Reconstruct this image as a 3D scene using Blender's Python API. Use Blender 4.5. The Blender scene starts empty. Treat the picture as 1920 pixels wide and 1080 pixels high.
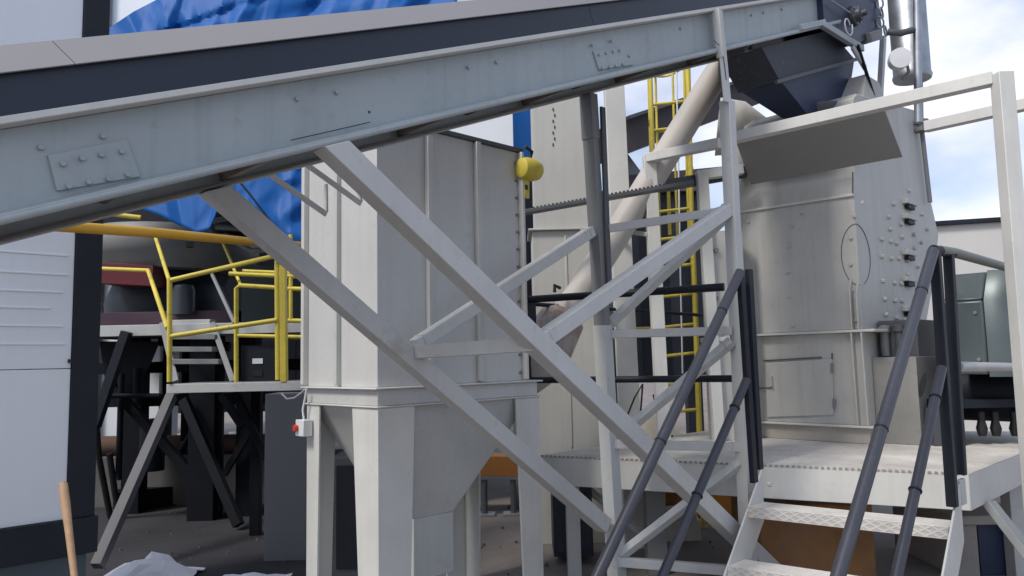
import bpy, math, random
from mathutils import Vector, Matrix, noise
random.seed(7)
R = math.radians
S = bpy.context.scene
COL = S.collection

# ------------------------------------------------------------------ camera
F = 1400.0                      # focal length in pixels of the 1920 wide photo
CAM = Vector((0, 0, 1.75))
MC = Matrix.Rotation(R(90) + math.atan(135 / F), 3, 'X') @ Matrix.Rotation(-0.022, 3, 'Z')
cd = bpy.data.cameras.new('camera'); cam = bpy.data.objects.new('camera', cd); COL.objects.link(cam)
cd.sensor_width = 36; cd.lens = F / 1920 * 36; cd.clip_start = .05; cd.clip_end = 800
cam.matrix_world = Matrix.Translation(CAM) @ MC.to_4x4()
S.camera = cam

# ------------------------------------------------------------------ sky, sun, exposure
SUN_EL, SUN_AZ = R(50), R(-130)          # azimuth from +Y towards +X
w = bpy.data.worlds.new('World'); S.world = w; w.use_nodes = True
nt = w.node_tree; N = nt.nodes; L = nt.links; N.clear()
out = N.new('ShaderNodeOutputWorld'); bg = N.new('ShaderNodeBackground'); bg.inputs[1].default_value = .115
sky = N.new('ShaderNodeTexSky'); sky.sky_type = 'NISHITA'; sky.sun_disc = False
sky.sun_elevation = SUN_EL; sky.sun_rotation = SUN_AZ; sky.dust_density = 1.5
tc = N.new('ShaderNodeTexCoord'); mp = N.new('ShaderNodeMapping'); mp.inputs['Scale'].default_value = (1, 1, 1.7)
mp.inputs['Location'].default_value = (.35, .1, .22)
nz = N.new('ShaderNodeTexNoise'); nz.inputs['Scale'].default_value = 2.6; nz.inputs['Detail'].default_value = 6; nz.inputs['Roughness'].default_value = .48
rp = N.new('ShaderNodeValToRGB'); rp.color_ramp.elements[0].position = .43; rp.color_ramp.elements[1].position = .62
nz2 = N.new('ShaderNodeTexNoise'); nz2.inputs['Scale'].default_value = 4.1; nz2.inputs['Detail'].default_value = 5
rp2 = N.new('ShaderNodeValToRGB')
rp2.color_ramp.elements[0].color = (4.7, 5.2, 6.6, 1); rp2.color_ramp.elements[1].color = (7.7, 7.6, 8.3, 1)
rp2.color_ramp.elements[0].position = .35; rp2.color_ramp.elements[1].position = .62
mx = N.new('ShaderNodeMixRGB')
L.new(tc.outputs['Generated'], mp.inputs[0]); L.new(mp.outputs[0], nz.inputs[0]); L.new(mp.outputs[0], nz2.inputs[0])
L.new(nz.outputs[0], rp.inputs[0]); L.new(nz2.outputs[0], rp2.inputs[0])
L.new(rp.outputs[0], mx.inputs[0]); L.new(sky.outputs[0], mx.inputs[1]); L.new(rp2.outputs[0], mx.inputs[2])
L.new(mx.outputs[0], bg.inputs[0]); L.new(bg.outputs[0], out.inputs[0])
sl = bpy.data.lights.new('sun', 'SUN'); sl.energy = 1.9; sl.angle = R(14); sl.color = (1, .95, .88)
so = bpy.data.objects.new('sun', sl); COL.objects.link(so)
sd = Vector((math.sin(SUN_AZ) * math.cos(SUN_EL), math.cos(SUN_AZ) * math.cos(SUN_EL), math.sin(SUN_EL)))
so.rotation_euler = (-sd).to_track_quat('-Z', 'Y').to_euler()
vs = S.view_settings; vs.view_transform = 'Standard'; vs.look = 'None'; vs.gamma = 1; vs.exposure = 0.5; vs.use_curve_mapping = False

# ------------------------------------------------------------------ pixel rays (pixels of the 1920x1080 photo)
def ray(px, py): return MC @ Vector(((px - 960) / F, -(py - 540) / F, -1))
def aY(px, py, Y): d = ray(px, py); return CAM + d * (Y / d.y)
def aZ(px, py, Z): d = ray(px, py); return CAM + d * ((Z - CAM.z) / d.z)
def aP(px, py, P, n): d = ray(px, py); return CAM + d * ((P - CAM).dot(n) / d.dot(n))
V = Vector
E1 = V((.72, .69, 0)).normalized(); E2 = V((E1.y, -E1.x, 0)); UP = V((0, 0, 1))

# ------------------------------------------------------------------ mesh collector
WO = {}
class MB:
    def __init__(s): s.v = []; s.f = []
    def add(s, vs, fs):
        n = len(s.v); s.v += [V(p) for p in vs]; s.f += [tuple(i + n for i in f) for f in fs]; return s
    def hexa(s, b, t):              # two rings of the same length, bottom and top
        n = len(b)
        return s.add(list(b) + list(t), [tuple(reversed(range(n))), tuple(range(n, 2 * n))] + [(i, (i + 1) % n, n + (i + 1) % n, n + i) for i in range(n)])
    def box(s, c, ax, ay, az, hx, hy, hz):
        ax, ay, az = ax * hx, ay * hy, az * hz; c = V(c)
        return s.hexa([c - ax - ay - az, c + ax - ay - az, c + ax + ay - az, c - ax + ay - az],
                      [c - ax - ay + az, c + ax - ay + az, c + ax + ay + az, c - ax + ay + az])
    def bar(s, p, q, w, h=None, up=UP):   # w across, h along up
        h = h or w; p = V(p); q = V(q); d = q - p; l = d.length; d.normalize()
        x = d.cross(up)
        if x.length < 1e-3: x = d.cross(V((1, 0, 0)))
        x.normalize(); u = x.cross(d)
        return s.box((p + q) / 2, x, d, u, w / 2, l / 2, h / 2)
    def prism(s, poly, ex): return s.hexa([V(p) for p in poly], [V(p) + ex for p in poly])
    def tube(s, p, q, r, n=14, r2=None, cap=True):
        p = V(p); q = V(q); d = (q - p).normalized(); x = d.orthogonal().normalized(); y = d.cross(x); r2 = r if r2 is None else r2
        A = [(x * math.cos(2 * math.pi * i / n) + y * math.sin(2 * math.pi * i / n)) for i in range(n)]
        vs = [p + a * r for a in A] + [q + a * r2 for a in A]
        fs = [(i, (i + 1) % n, n + (i + 1) % n, n + i) for i in range(n)]
        if cap: fs += [tuple(reversed(range(n))), tuple(range(n, 2 * n))]
        return s.add(vs, fs)
    def path(s, pts, r, n=10, closed=False):
        pts = [V(p) for p in pts]; m = len(pts); x = None; vs = []; fs = []
        for i, p in enumerate(pts):
            a = pts[(i - 1) % m] if (closed or i) else p; b = pts[(i + 1) % m] if (closed or i < m - 1) else p
            d = (b - a).normalized()
            x = (d.orthogonal() if x is None else x - d * x.dot(d)).normalized(); y = d.cross(x)
            vs += [p + (x * math.cos(2 * math.pi * k / n) + y * math.sin(2 * math.pi * k / n)) * r for k in range(n)]
        for i in range(m if closed else m - 1):
            j = (i + 1) % m
            fs += [(i * n + k, i * n + (k + 1) % n, j * n + (k + 1) % n, j * n + k) for k in range(n)]
        if not closed: fs += [tuple(reversed(range(n))), tuple(range((m - 1) * n, m * n))]
        return s.add(vs, fs)
    def lathe(s, c, axis, prof, n=28):   # prof: (distance along axis, radius)
        c = V(c); axis = V(axis).normalized(); x = axis.orthogonal().normalized(); y = axis.cross(x); vs = []; fs = []
        for h, r in prof: vs += [c + axis * h + (x * math.cos(2 * math.pi * k / n) + y * math.sin(2 * math.pi * k / n)) * max(r, 1e-4) for k in range(n)]
        for i in range(len(prof) - 1): fs += [(i * n + k, i * n + (k + 1) % n, (i + 1) * n + (k + 1) % n, (i + 1) * n + k) for k in range(n)]
        fs += [tuple(reversed(range(n))), tuple(range((len(prof) - 1) * n, len(prof) * n))]
        return s.add(vs, fs)
    def build(s, name, mat, parent=None, bevel=.004, label=None, kind=None, solid=0):
        c = sum(s.v, V()) / len(s.v)
        me = bpy.data.meshes.new(name); me.from_pydata([p - c for p in s.v], [], s.f)
        me.materials.append(mat); o = bpy.data.objects.new(name, me); COL.objects.link(o)
        import bmesh
        b = bmesh.new(); b.from_mesh(me); bmesh.ops.recalc_face_normals(b, faces=b.faces); b.to_mesh(me); b.free()
        for p in me.polygons: p.use_smooth = True
        me.set_sharp_from_angle(angle=R(38))
        po = V()
        if parent: o.parent = parent; po = WO[parent.name]
        o.location = c - po; WO[o.name] = c
        if solid:
            md = o.modifiers.new('solid', 'SOLIDIFY'); md.thickness = solid
        if bevel:
            md = o.modifiers.new('bevel', 'BEVEL'); md.width = bevel; md.segments = 2; md.limit_method = 'ANGLE'; md.angle_limit = R(40); md.harden_normals = False
        if label: o['label'] = label
        if kind: o['kind'] = kind
        return o
def tag(o, label, cat, group=None):
    o['label'] = label; o['category'] = cat
    if group: o['group'] = group
    return o
def thing(name, label, cat, loc, group=None):
    o = bpy.data.objects.new(name, None); COL.objects.link(o); o.location = loc; o.empty_display_size = .2
    WO[o.name] = V(loc); return tag(o, label, cat, group)

# ------------------------------------------------------------------ materials
def mat(name, col, rough=.5, metal=0, var=.10, scale=1.6, streak=.0, spot=.0, spotcol=(.2, .15, .1), bump=.0, bscale=60, col2=None, spec=.5, rust=0, rust_t=.48):
    m = bpy.data.materials.new(name); m.use_nodes = True; n = m.node_tree.nodes; l = m.node_tree.links
    b = n['Principled BSDF']; b.inputs['Metallic'].default_value = metal; b.inputs['Specular IOR Level'].default_value = spec
    t = n.new('ShaderNodeTexCoord'); g = n.new('ShaderNodeNewGeometry')
    a = n.new('ShaderNodeTexNoise'); a.inputs['Scale'].default_value = scale; a.inputs['Detail'].default_value = 6; a.inputs['Roughness'].default_value = .6
    l.new(g.outputs['Position'], a.inputs['Vector'])
    r = n.new('ShaderNodeValToRGB'); r.color_ramp.elements[0].position = .3; r.color_ramp.elements[1].position = .7
    c2 = col2 or tuple(min(1, c * (1 + var)) for c in col)
    r.color_ramp.elements[0].color = tuple(c * (1 - var) for c in col) + (1,); r.color_ramp.elements[1].color = tuple(c2) + (1,)
    l.new(a.outputs[0], r.inputs[0]); cur = r.outputs[0]
    def mixin(fac_out, color, amt):
        nonlocal cur
        k = n.new('ShaderNodeMath'); k.operation = 'MULTIPLY'; k.inputs[1].default_value = amt; l.new(fac_out, k.inputs[0])
        x = n.new('ShaderNodeMixRGB'); l.new(k.outputs[0], x.inputs[0]); l.new(cur, x.inputs[1]); x.inputs[2].default_value = tuple(color) + (1,)
        cur = x.outputs[0]
    if streak:
        mm = n.new('ShaderNodeMapping'); mm.inputs['Scale'].default_value = (9, 9, .5); l.new(g.outputs['Position'], mm.inputs[0])
        s_ = n.new('ShaderNodeTexNoise'); s_.inputs['Scale'].default_value = 1.8; s_.inputs['Detail'].default_value = 4; l.new(mm.outputs[0], s_.inputs['Vector'])
        q = n.new('ShaderNodeValToRGB'); q.color_ramp.elements[0].position = .5; q.color_ramp.elements[1].position = .78; l.new(s_.outputs[0], q.inputs[0])
        mixin(q.outputs[0], tuple(c * .55 for c in col), streak)
    if spot:
        s_ = n.new('ShaderNodeTexNoise'); s_.inputs['Scale'].default_value = 22; s_.inputs['Detail'].default_value = 5; l.new(g.outputs['Position'], s_.inputs['Vector'])
        q = n.new('ShaderNodeValToRGB'); q.color_ramp.elements[0].position = .6; q.color_ramp.elements[1].position = .72; l.new(s_.outputs[0], q.inputs[0])
        mixin(q.outputs[0], spotcol, spot)
    if rust:
        s_ = n.new('ShaderNodeTexNoise'); s_.inputs['Scale'].default_value = 2.6; s_.inputs['Detail'].default_value = 8; s_.inputs['Roughness'].default_value = .7; l.new(g.outputs['Position'], s_.inputs['Vector'])
        q = n.new('ShaderNodeValToRGB'); q.color_ramp.elements[0].position = rust_t; q.color_ramp.elements[1].position = rust_t + .14; l.new(s_.outputs[0], q.inputs[0])
        mixin(q.outputs[0], (.22, .12, .07), rust)
    l.new(cur, b.inputs['Base Color'])
    rr = n.new('ShaderNodeMapRange'); rr.inputs['To Min'].default_value = max(.05, rough - .1); rr.inputs['To Max'].default_value = min(1, rough + .12)
    l.new(a.outputs[0], rr.inputs['Value']); l.new(rr.outputs[0], b.inputs['Roughness'])
    if bump:
        z = n.new('ShaderNodeTexNoise'); z.inputs['Scale'].default_value = bscale; z.inputs['Detail'].default_value = 3; l.new(g.outputs['Position'], z.inputs['Vector'])
        k = n.new('ShaderNodeBump'); k.inputs['Strength'].default_value = bump; k.inputs['Distance'].default_value = .01
        l.new(z.outputs[0], k.inputs['Height']); l.new(k.outputs[0], b.inputs['Normal'])
    return m
LG = mat('pale_grey_paint', (.51, .52, .51), .45, streak=.14, spot=.14, bump=.05, bscale=25, rust=.4, rust_t=.60)
WG = mat('warm_white_paint', (.60, .60, .57), .5, streak=.15, spot=.08, bump=.05, bscale=25)
CV = mat('conveyor_paint', (.34, .385, .40), .42, streak=.32, spot=.18, spotcol=(.2, .17, .15), rust=.35, rust_t=.60, bump=.06, bscale=18, scale=1.1)
UND = mat('shaded_underside_steel', (.16, .145, .135), .6, var=.25, spot=.3, spotcol=(.28, .25, .22), bump=.1)  # dark brown base carries the shading under the conveyor
SKIRT = mat('dark_cover_sheet', (.014, .021, .038), .4, var=.15, scale=.9, spot=.05, spotcol=(.1, .1, .1))
CAP = mat('grey_cover_sheet', (.205, .20, .205), .45, var=.06, scale=.8)
NAVY = mat('navy_paint', (.022, .035, .075), .4, var=.25, spot=.15, spotcol=(.12, .13, .15))
DARK = mat('charcoal_paint', (.014, .018, .026), .5, spec=.25, var=.25, spot=.1, spotcol=(.08, .08, .08))
DGREY = mat('dark_grey_paint', (.075, .08, .09), .5, var=.2, spot=.15, spotcol=(.15, .14, .13))
MGREY = mat('mid_grey_paint', (.20, .205, .21), .5, var=.15, spot=.12)
RAILG = mat('handrail_paint', (.042, .045, .058), .34, var=.2, spot=.15, spotcol=(.14, .13, .13))
YEL = mat('yellow_paint', (.64, .52, .07), .5, var=.2, rust=.45, rust_t=.56, spot=.5, spotcol=(.30, .22, .06))
AMB = mat('amber_paint', (.66, .36, .03), .4, var=.08, spot=.12, spotcol=(.4, .25, .05))
ORG = mat('orange_paint', (.27, .11, .02), .55, var=.25, spot=.4, spotcol=(.2, .1, .04))
BLU = mat('blue_tarp', (.003, .095, .35), .55, var=.06, scale=.8, bump=.05, bscale=30, spec=.25)
BLP = mat('blue_panel', (.01, .20, .62), .5, var=.08)
RED = mat('dark_red_paint', (.10, .006, .012), .5, var=.25)
WALL = mat('white_panel', (.74, .78, .82), .4, var=.03, scale=.6, streak=.06)
DK = mat('shade_black_paint', (.006, .007, .011), .65, var=.3, spec=.15)  # near-black base puts the deep shade under the landing into the colour
CONC = mat('concrete', (.30, .28, .26), .85, var=.2, spot=.25, spotcol=(.2, .18, .17), bump=.3, bscale=40)
GRND = mat('yard_floor', (.20, .175, .16), .85, var=.28, scale=.8, spot=.3, spotcol=(.30, .27, .24), bump=.3, bscale=30)
DECKM = mat('dusty_grating', (.56, .53, .48), .85, var=.25, scale=2.2, spot=.5, spotcol=(.22, .21, .2), bump=.6, bscale=70)
GALV = mat('galvanised_steel', (.34, .36, .39), .42, metal=.8, var=.25, scale=5)
MOTG = mat('motor_guard_grey', (.095, .118, .122), .36, metal=.3, var=.18, spot=.15, spotcol=(.3, .3, .28))
WOOD = mat('wood', (.52, .33, .19), .6, var=.2, scale=9)
PLAS = mat('white_plastic', (.70, .71, .72), .5, var=.05)
PAPER = mat('white_sheet', (.82, .82, .84), .8, var=.06, bump=.2, bscale=12)
RUSTY = mat('rusty_steel', (.075, .04, .028), .8, var=.4, spot=.4, spotcol=(.08, .04, .03), bump=.3)
DUCT = mat('dusty_duct', (.46, .43, .40), .6, var=.1, rust=0, bump=.08)
DUCTR = mat('rusty_duct', (.42, .38, .36), .7, var=.12, rust=.8, bump=.2)
BEIGE = mat('beige_casing', (.47, .465, .43), .55, var=.06, streak=.2)
REDP = mat('red_plastic', (.6, .04, .02), .4)
BLK = mat('black_rubber', (.012, .012, .014), .5)
BRN = mat('brown_gallery', (.06, .045, .05), .6, var=.3)

# raised diamond net: two sets of crossing ridges along directions d1 and d2
def net(m, d1, d2, pitch, amt, dark, w=.72):
    n = m.node_tree.nodes; l = m.node_tree.links; b = n['Principled BSDF']; g = n.new('ShaderNodeNewGeometry'); outs = []
    for d in (d1, d2):
        dp = n.new('ShaderNodeVectorMath'); dp.operation = 'DOT_PRODUCT'; l.new(g.outputs['Position'], dp.inputs[0]); dp.inputs[1].default_value = d * (2 * math.pi / pitch)
        sn = n.new('ShaderNodeMath'); sn.operation = 'SINE'; l.new(dp.outputs['Value'], sn.inputs[0]); outs.append(sn.outputs[0])
    x = n.new('ShaderNodeMath'); x.operation = 'MAXIMUM'; l.new(outs[0], x.inputs[0]); l.new(outs[1], x.inputs[1])
    q = n.new('ShaderNodeMapRange'); q.inputs['From Min'].default_value = w - .25; q.inputs['From Max'].default_value = w + .15; l.new(x.outputs[0], q.inputs['Value'])
    bp = n.new('ShaderNodeBump'); bp.inputs['Strength'].default_value = amt; bp.inputs['Distance'].default_value = .006; l.new(q.outputs[0], bp.inputs['Height'])
    l.new(bp.outputs[0], b.inputs['Normal'])
    src = b.inputs['Base Color'].links[0].from_socket; mxx = n.new('ShaderNodeMixRGB'); iv = n.new('ShaderNodeMath'); iv.operation = 'MULTIPLY_ADD'
    iv.inputs[1].default_value = -dark; iv.inputs[2].default_value = dark; l.new(q.outputs[0], iv.inputs[0]); l.new(iv.outputs[0], mxx.inputs[0]); l.new(src, mxx.inputs[1]); mxx.inputs[2].default_value = (.16, .155, .15, 1)
    l.new(mxx.outputs[0], b.inputs['Base Color'])
TREAD = mat('tread_plate', (.64, .615, .57), .8, var=.16, scale=4, spot=.35, spotcol=(.4, .37, .33))
LIP = mat('tread_lip', (.56, .54, .51), .75, var=.12, scale=4, spot=.15)
net(TREAD, E2 + E1 * 1.6, E2 - E1 * 1.6, .05, .3, .03); net(LIP, E2 * .55 + UP, E2 * .55 - UP, .04, .5, .24, .6)
net(DECKM, E2, E1 * .35, .024, .3, .06, .35)

# ------------------------------------------------------------------ ground
MB().add([(-200, -60, 0), (200, -60, 0), (200, 300, 0), (-200, 300, 0)], [(0, 1, 2, 3)]).build('ground', GRND, bevel=0, kind='structure')
MB().add([(-9, 5.9, .004), (-1.75, 5.9, .004), (-1.75, 13.15, .004), (-9, 13.15, .004)], [(0, 1, 2, 3)]).build('shaded_floor_patch', mat('shade_dark_floor', (.028, .027, .031), .8, var=.35, scale=1.2, spot=.3, spotcol=(.06, .055, .05), bump=.25), bevel=0, kind='structure')  # dark sheet laid on the floor to paint the shade under the landing
def bolt_mb(c, n, r=.011, h=.012): return MB().tube(V(c) - V(n) * .002, V(c) + V(n) * h, r, 6)

# ------------------------------------------------------------------ belt conveyor
PN = aY(0, 410, 2.25)
p0 = PN; p1 = aP(1327, 98, PN, E2)
D = (p1 - p0).normalized(); RU = E2.cross(D)
if RU.z < 0: RU = -RU
def near(px, py, q=0): return aP(px, py, PN + E2 * q, E2)
H = ((near(0, 222) - p0).dot(RU) + (near(1327, 14) - p0).dot(RU)) / 2
def cvp(s, q, r): return p0 + D * s + E2 * q + RU * r
def S_of(px, py, q=0): return (near(px, py, q) - p0).dot(D)
tmp = aP(400, 350, p0, RU); W = -(tmp - p0).dot(E2)
SH = S_of(1575, 25)
S0 = -1.3
print('H', H, 'W', W, 'SH', SH, 'D', D)
conv = thing('belt_conveyor', 'long inclined belt conveyor with grey bolted channels and dark sheet covers', 'conveyor', (p0.x, p0.y, 0))
for q0, sg in ((0, -1), (-W, 1)):
    b = MB(); fl = .066; th = .011
    a0, a1 = q0, q0 + sg * fl
    def rect(qa, qb, ra, rb): 
        b.hexa([cvp(S0, qa, ra), cvp(S0, qb, ra), cvp(S0, qb, rb), cvp(S0, qa, rb)], [cvp(SH, qa, ra), cvp(SH, qb, ra), cvp(SH, qb, rb), cvp(SH, qa, rb)])
    prof = [(a0, 0), (a1 + sg * th, 0), (a1 + sg * th, H - .025), (a1, H - .025), (a1, .03), (a0, .012)]
    b.hexa([cvp(S0, q, r) for q, r in prof], [cvp(SH, q, r) for q, r in prof])
    ch = b.build('channel', CV, conv, bevel=.003)
    tf = [(a0 - sg * .004, H - .024), (a1 + sg * th, H - .024), (a1 + sg * th, H), (a0 - sg * .004, H)]
    MB().hexa([cvp(S0, q, r) for q, r in tf], [cvp(SH, q, r) for q, r in tf]).build('top_flange', WG, conv, bevel=.003)
    MB().path([cvp(S0, a0 + sg * .012, -.004), cvp(SH - .02, a0 + sg * .012, -.004)], .015, 20).build('bottom_lip', CV, conv, bevel=0)
    if q0 == 0:
        qf = -.066
        MB().tube(near(692, 210, -.066), near(692, 210, -.066) + E2 * .002, .006, 10).build('open_hole', BLK, ch, bevel=0)
        MB().path([near(545, 263, -.03), near(620, 246, -.045), near(694, 229, -.05)], .002, 6).build('paint_crack', BLK, ch, bevel=0)
        def bp(px, py, off=0, r=.0105):
            c = near(px, py, qf); bolt_mb(c + E2 * off, E2, r).build('bolt', CV, ch, bevel=.002)
        for (x, y) in ((76, 277), (192, 256), (556, 186), (630, 174), (877, 127), (930, 117), (1275, 54), (1408, 29), (1431, 24), (1465, 18)): bp(x, y)
        pl = [near(90, 293, qf), near(107, 358, qf)]
        for quad, bolts in (([(88, 292), (236, 262), (262, 332), (105, 359)], [(116, 309), (152, 299), (188, 292), (226, 286), (127, 351), (164, 343), (201, 337), (237, 329)]),
                            ([(1110, 97), (1165, 88), (1186, 122), (1121, 132)], [(1120, 104), (1133, 101), (1146, 98), (1158, 96), (1126, 130), (1139, 127), (1151, 125), (1164, 122), (1176, 106), (1107, 86), (1143, 78)])):
            sp = MB().prism([near(x, y, qf - .001) for x, y in quad], E2 * .012).build('splice_plate', CV, ch, bevel=.002)
            for x, y in bolts: bolt_mb(near(x, y, qf) + E2 * .011, E2, .0105).build('bolt', CV, ch, bevel=.002)
# covers: dark vertical skirt, slanted grey cap, flat top, in sheets with open seams
seams = [S0, S_of(132, 110, -.012), S_of(1112, 42, -.012), SH + .35]
HS = .132
for i in range(3):
    a, c = seams[i] + .0015, seams[i + 1] - .0015
    for side in (() if i == 0 else (0, 1)):
        if i == 1: a = S0
        q0 = -.012 if side == 0 else -W + .012; sg = -1 if side == 0 else 1
        b = MB(); pr = [(q0, H + .002), (q0 + sg * .003, H + .002), (q0 + sg * .003, H + HS), (q0, H + HS)]
        b.hexa([cvp(a, q, r) for q, r in pr], [cvp(c, q, r) for q, r in pr]); b.build('skirt_sheet', SKIRT, conv, bevel=0)
    a = seams[i] + .0015
    pr = [(.012, H + HS - .004), (-.113, H + HS + .113), (-W + .113, H + HS + .113), (-W - .012, H + HS - .004), (-W - .009, H + HS - .007), (-W + .115, H + HS + .109), (-.115, H + HS + .109), (.009, H + HS - .007)]
    MB().hexa([cvp(a, q, r) for q, r in pr], [cvp(c, q, r) for q, r in pr]).build('cover_sheet', CAP, conv, bevel=0)
MB().hexa([cvp(S0, -.07, .10), cvp(S0, -W + .07, .10), cvp(S0, -W + .07, .112), cvp(S0, -.07, .112)], [cvp(SH, -.07, .10), cvp(SH, -W + .07, .10), cvp(SH, -W + .07, .112), cvp(SH, -.07, .112)]).build('under_tray', UND, conv, bevel=0)
s = S0 + .2; k = 0
while s < SH - .9:
    MB().bar(cvp(s, -.067, .045), cvp(s, -W + .067, .045), .06, .07, RU).build('cross_tie', UND, conv)
    MB().tube(cvp(s + .55, -.067, .07), cvp(s + .55, -W + .067, .07), .035).build('return_roller', UND, conv, bevel=0)
    s += 1.1
MB().hexa([cvp(S0, -W, -.012), cvp(S0, -W + .12, -.012), cvp(S0, -W + .12, -.001), cvp(S0, -W, -.001)], [cvp(SH - 1, -W, -.012), cvp(SH - 1, -W + .12, -.012), cvp(SH - 1, -W + .12, -.001), cvp(SH - 1, -W, -.001)]).build('bottom_plate', UND, conv, bevel=0)
# drive head and discharge chute
b = MB()
T = [(1372, 84), (1560, 36), (1612, 100), (1412, 158)]
for (x, y) in (): pass
def ring(pts, q0, q1): return [near(x, y, q0) for x, y in pts], [near(x, y, q0) - E2 * (q0 - q1) for x, y in pts]
a_, c_ = ring([(1428, 88), (1556, 56), (1604, 112), (1462, 152)], -.10, -.48); MB().hexa(a_, c_).build('discharge_chute', mat('dusty_chute', (.035, .042, .056), .6, var=.3, spot=.35, spotcol=(.13, .13, .13)), conv)
tl, tr = near(1464, 152, -.11), near(1602, 113, -.11); tl2, tr2 = tl - E2 * .36, tr - E2 * .36
bl, br = near(1512, 212, -.17), near(1590, 194, -.17); bl2, br2 = bl - E2 * .22, br - E2 * .22
MB().hexa([bl, br, br2, bl2], [tl, tr, tr2, tl2]).build('chute_funnel', mat('chute_navy', (.014, .026, .068), .5, var=.3, spot=.2, spotcol=(.08, .09, .11)), conv)
MB().bar(near(1455, 154, -.09), near(1610, 110, -.09), .03, .035).build('chute_flange', DGREY, conv)
MB().bar(near(1455, 154, -.49), near(1610, 110, -.49), .03, .035).build('chute_flange', DGREY, conv)
MB().bar(near(1500, 52, .01), near(1545, 42, .01), .04, .05).bar(near(1540, 45, .01), near(1616, 92, .01), .05, .06).build('end_frame', CV, conv)
MB().bar(near(1598, 88, .02), near(1622, 128, .02), .03, .05).build('end_bracket', LG, conv)
a_, c_ = ring([(1540, -40), (1640, -60), (1655, 62), (1600, 84), (1545, 38)], -.01, -W + .01); MB().hexa(a_, c_).build('drive_housing', NAVY, conv)
c0 = near(1602, 30, 0); hb = MB().lathe(c0, E2, [(-.02, .10), (.02, .10), (.03, .07), (.07, .065), (.075, .03), (.12, .03)], 24).build('pulley_bearing', DGREY, conv)
for k in range(6):
    a = k * math.pi / 3; c = c0 + (D * math.cos(a) + RU * math.sin(a)) * .085 + E2 * .02; bolt_mb(c, E2, .011, .015).build('bolt', GALV, hb, bevel=0)
MB().path([near(1560, 2, .03), near(1578, 14, .05), near(1594, 24, .06)], .008).build('grease_line', GALV, conv, bevel=0)
for j, (x, y) in enumerate(((1649, 6), (1653, 24), (1650, 42), (1660, 58))):
    c = near(x, y, .03); ax = (D if j % 2 else E2); MB().path([c + (RU * math.cos(t * .524) * .055 + ax * math.sin(t * .524) * .035) for t in range(12)], .009, 8, True).build('chain_link', GALV, conv, bevel=0)
MB().path([near(1590, 48, .04) + (D * math.cos(t * .45) + RU * math.sin(t * .45)) * (.05 + .004 * t) for t in range(15)], .007).build('coiled_cable', PLAS, conv, bevel=0)
MB().box(near(1633, 70, -.02), D, E2, RU, .16, .06, .05).build('take_up_bracket', MGREY, conv)
MB().bar(near(1656, 70, -.05), near(1650, 178, -.05), .06, .05, E2).build('head_stay', LG, conv)
MB().bar(near(1608, 84, .04), near(1640, 186, .04), .022, .03, E2).build('head_prop', DARK, conv)
# small hanger frames below the lower end
for pts in ([(498, 322), (612, 402), (611, 345)], [(574, 308), (677, 382), (671, 352)], ):
    g = [aP(x, y, PN - E2 * (W - .03 + .1), E2) for x, y in pts]
    MB().bar(g[0], g[1], .012, .03).bar(g[1] + UP * .012, g[2], .012, .025, E2).build('hanger_bracket', LG, conv, bevel=.002)
TY = near(400, 350).y

# ------------------------------------------------------------------ trestle under the conveyor
tre = thing('support_trestle', 'pale grey welded trestle with crossed square tube braces under the conveyor', 'trestle', aP(1140, 1000, PN - E2 * W, E2) * V((1, 1, 0)) if False else V((aP(1140, 900, PN - E2 * W, E2).x, aP(1140, 900, PN - E2 * W, E2).y, 0)))
def nr(x, y): return near(x, y, -.045)
def fr(x, y): return near(x, y, -W + .045)
def ext(p, q, z=0.0):            # run the line p-q on to height z
    t = (z - p.z) / (q.z - p.z); return p + (q - p) * t
P2t, P2m = near(1350, 18, -.03), near(1378, 560, -.03)
P2b = ext(P2t, P2m)
MB().bar(near(1363, 190, -.03), P2b, .085, .085, E2).build('post', LG, tre)
MB().bar(near(1347, 17, .004), near(1364, 192, .004), .10, .012, E2).bar(near(1341, 17, .01), near(1351, 108, .01) , .012, .06, E2).build('head_plate', LG, tre)
MB().path([near(1339, 76, .014), near(1345, 82, .015), near(1352, 86, .014), near(1357, 110, .013), near(1362, 150, .013)], .0025, 6).build('weld_seam', DARK, tre, bevel=0)
P1t, P1m = fr(1103, 184), fr(1122, 500); P1b = ext(P1t, P1m)
P1k = fr(1129, 610)
MB().bar(P1t, P1k, .07, .10, E2).build('post', MGREY, tre, label='post painted darker grey in its upper half')
MB().bar(P1k, P1b, .10, .10, E2).build('post', LG, tre)
MB().bar(fr(1103, 178), fr(1108, 262), .085, .11, E2).build('post_sleeve', MGREY, tre)
MB().bar(fr(1117, 205) + E2 * .065, fr(1130, 560) + E2 * .065, .05, .02, E2).build('backing_strip', DGREY, tre)
def strut(p, q, w, cut=None, m=LG):      # square tube, its upper end mitred along the conveyor underside
    d = (q - p).normalized(); x = d.cross(E2).normalized(); L_ = []
    for sg in (-1, 1):
        a = p + x * sg * w / 2; b = q + x * sg * w / 2
        if cut is not None: a = a + d * ((cut - (a - p0).dot(RU)) / d.dot(RU))
        L_ += [(a, b)]
    f = E2 * w / 2
    return MB().hexa([L_[0][0] - f, L_[1][0] - f, L_[1][0] + f, L_[0][0] + f], [L_[0][1] - f, L_[1][1] - f, L_[1][1] + f, L_[0][1] + f]).build('brace', m, tre)
A0, A1 = nr(622, 275), nr(1385, 1008); strut(A0, ext(A0, A1), .105, -.016)
B0, B1 = fr(396, 352), fr(1132, 985); strut(B0, B1, .105, -.02)
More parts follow.
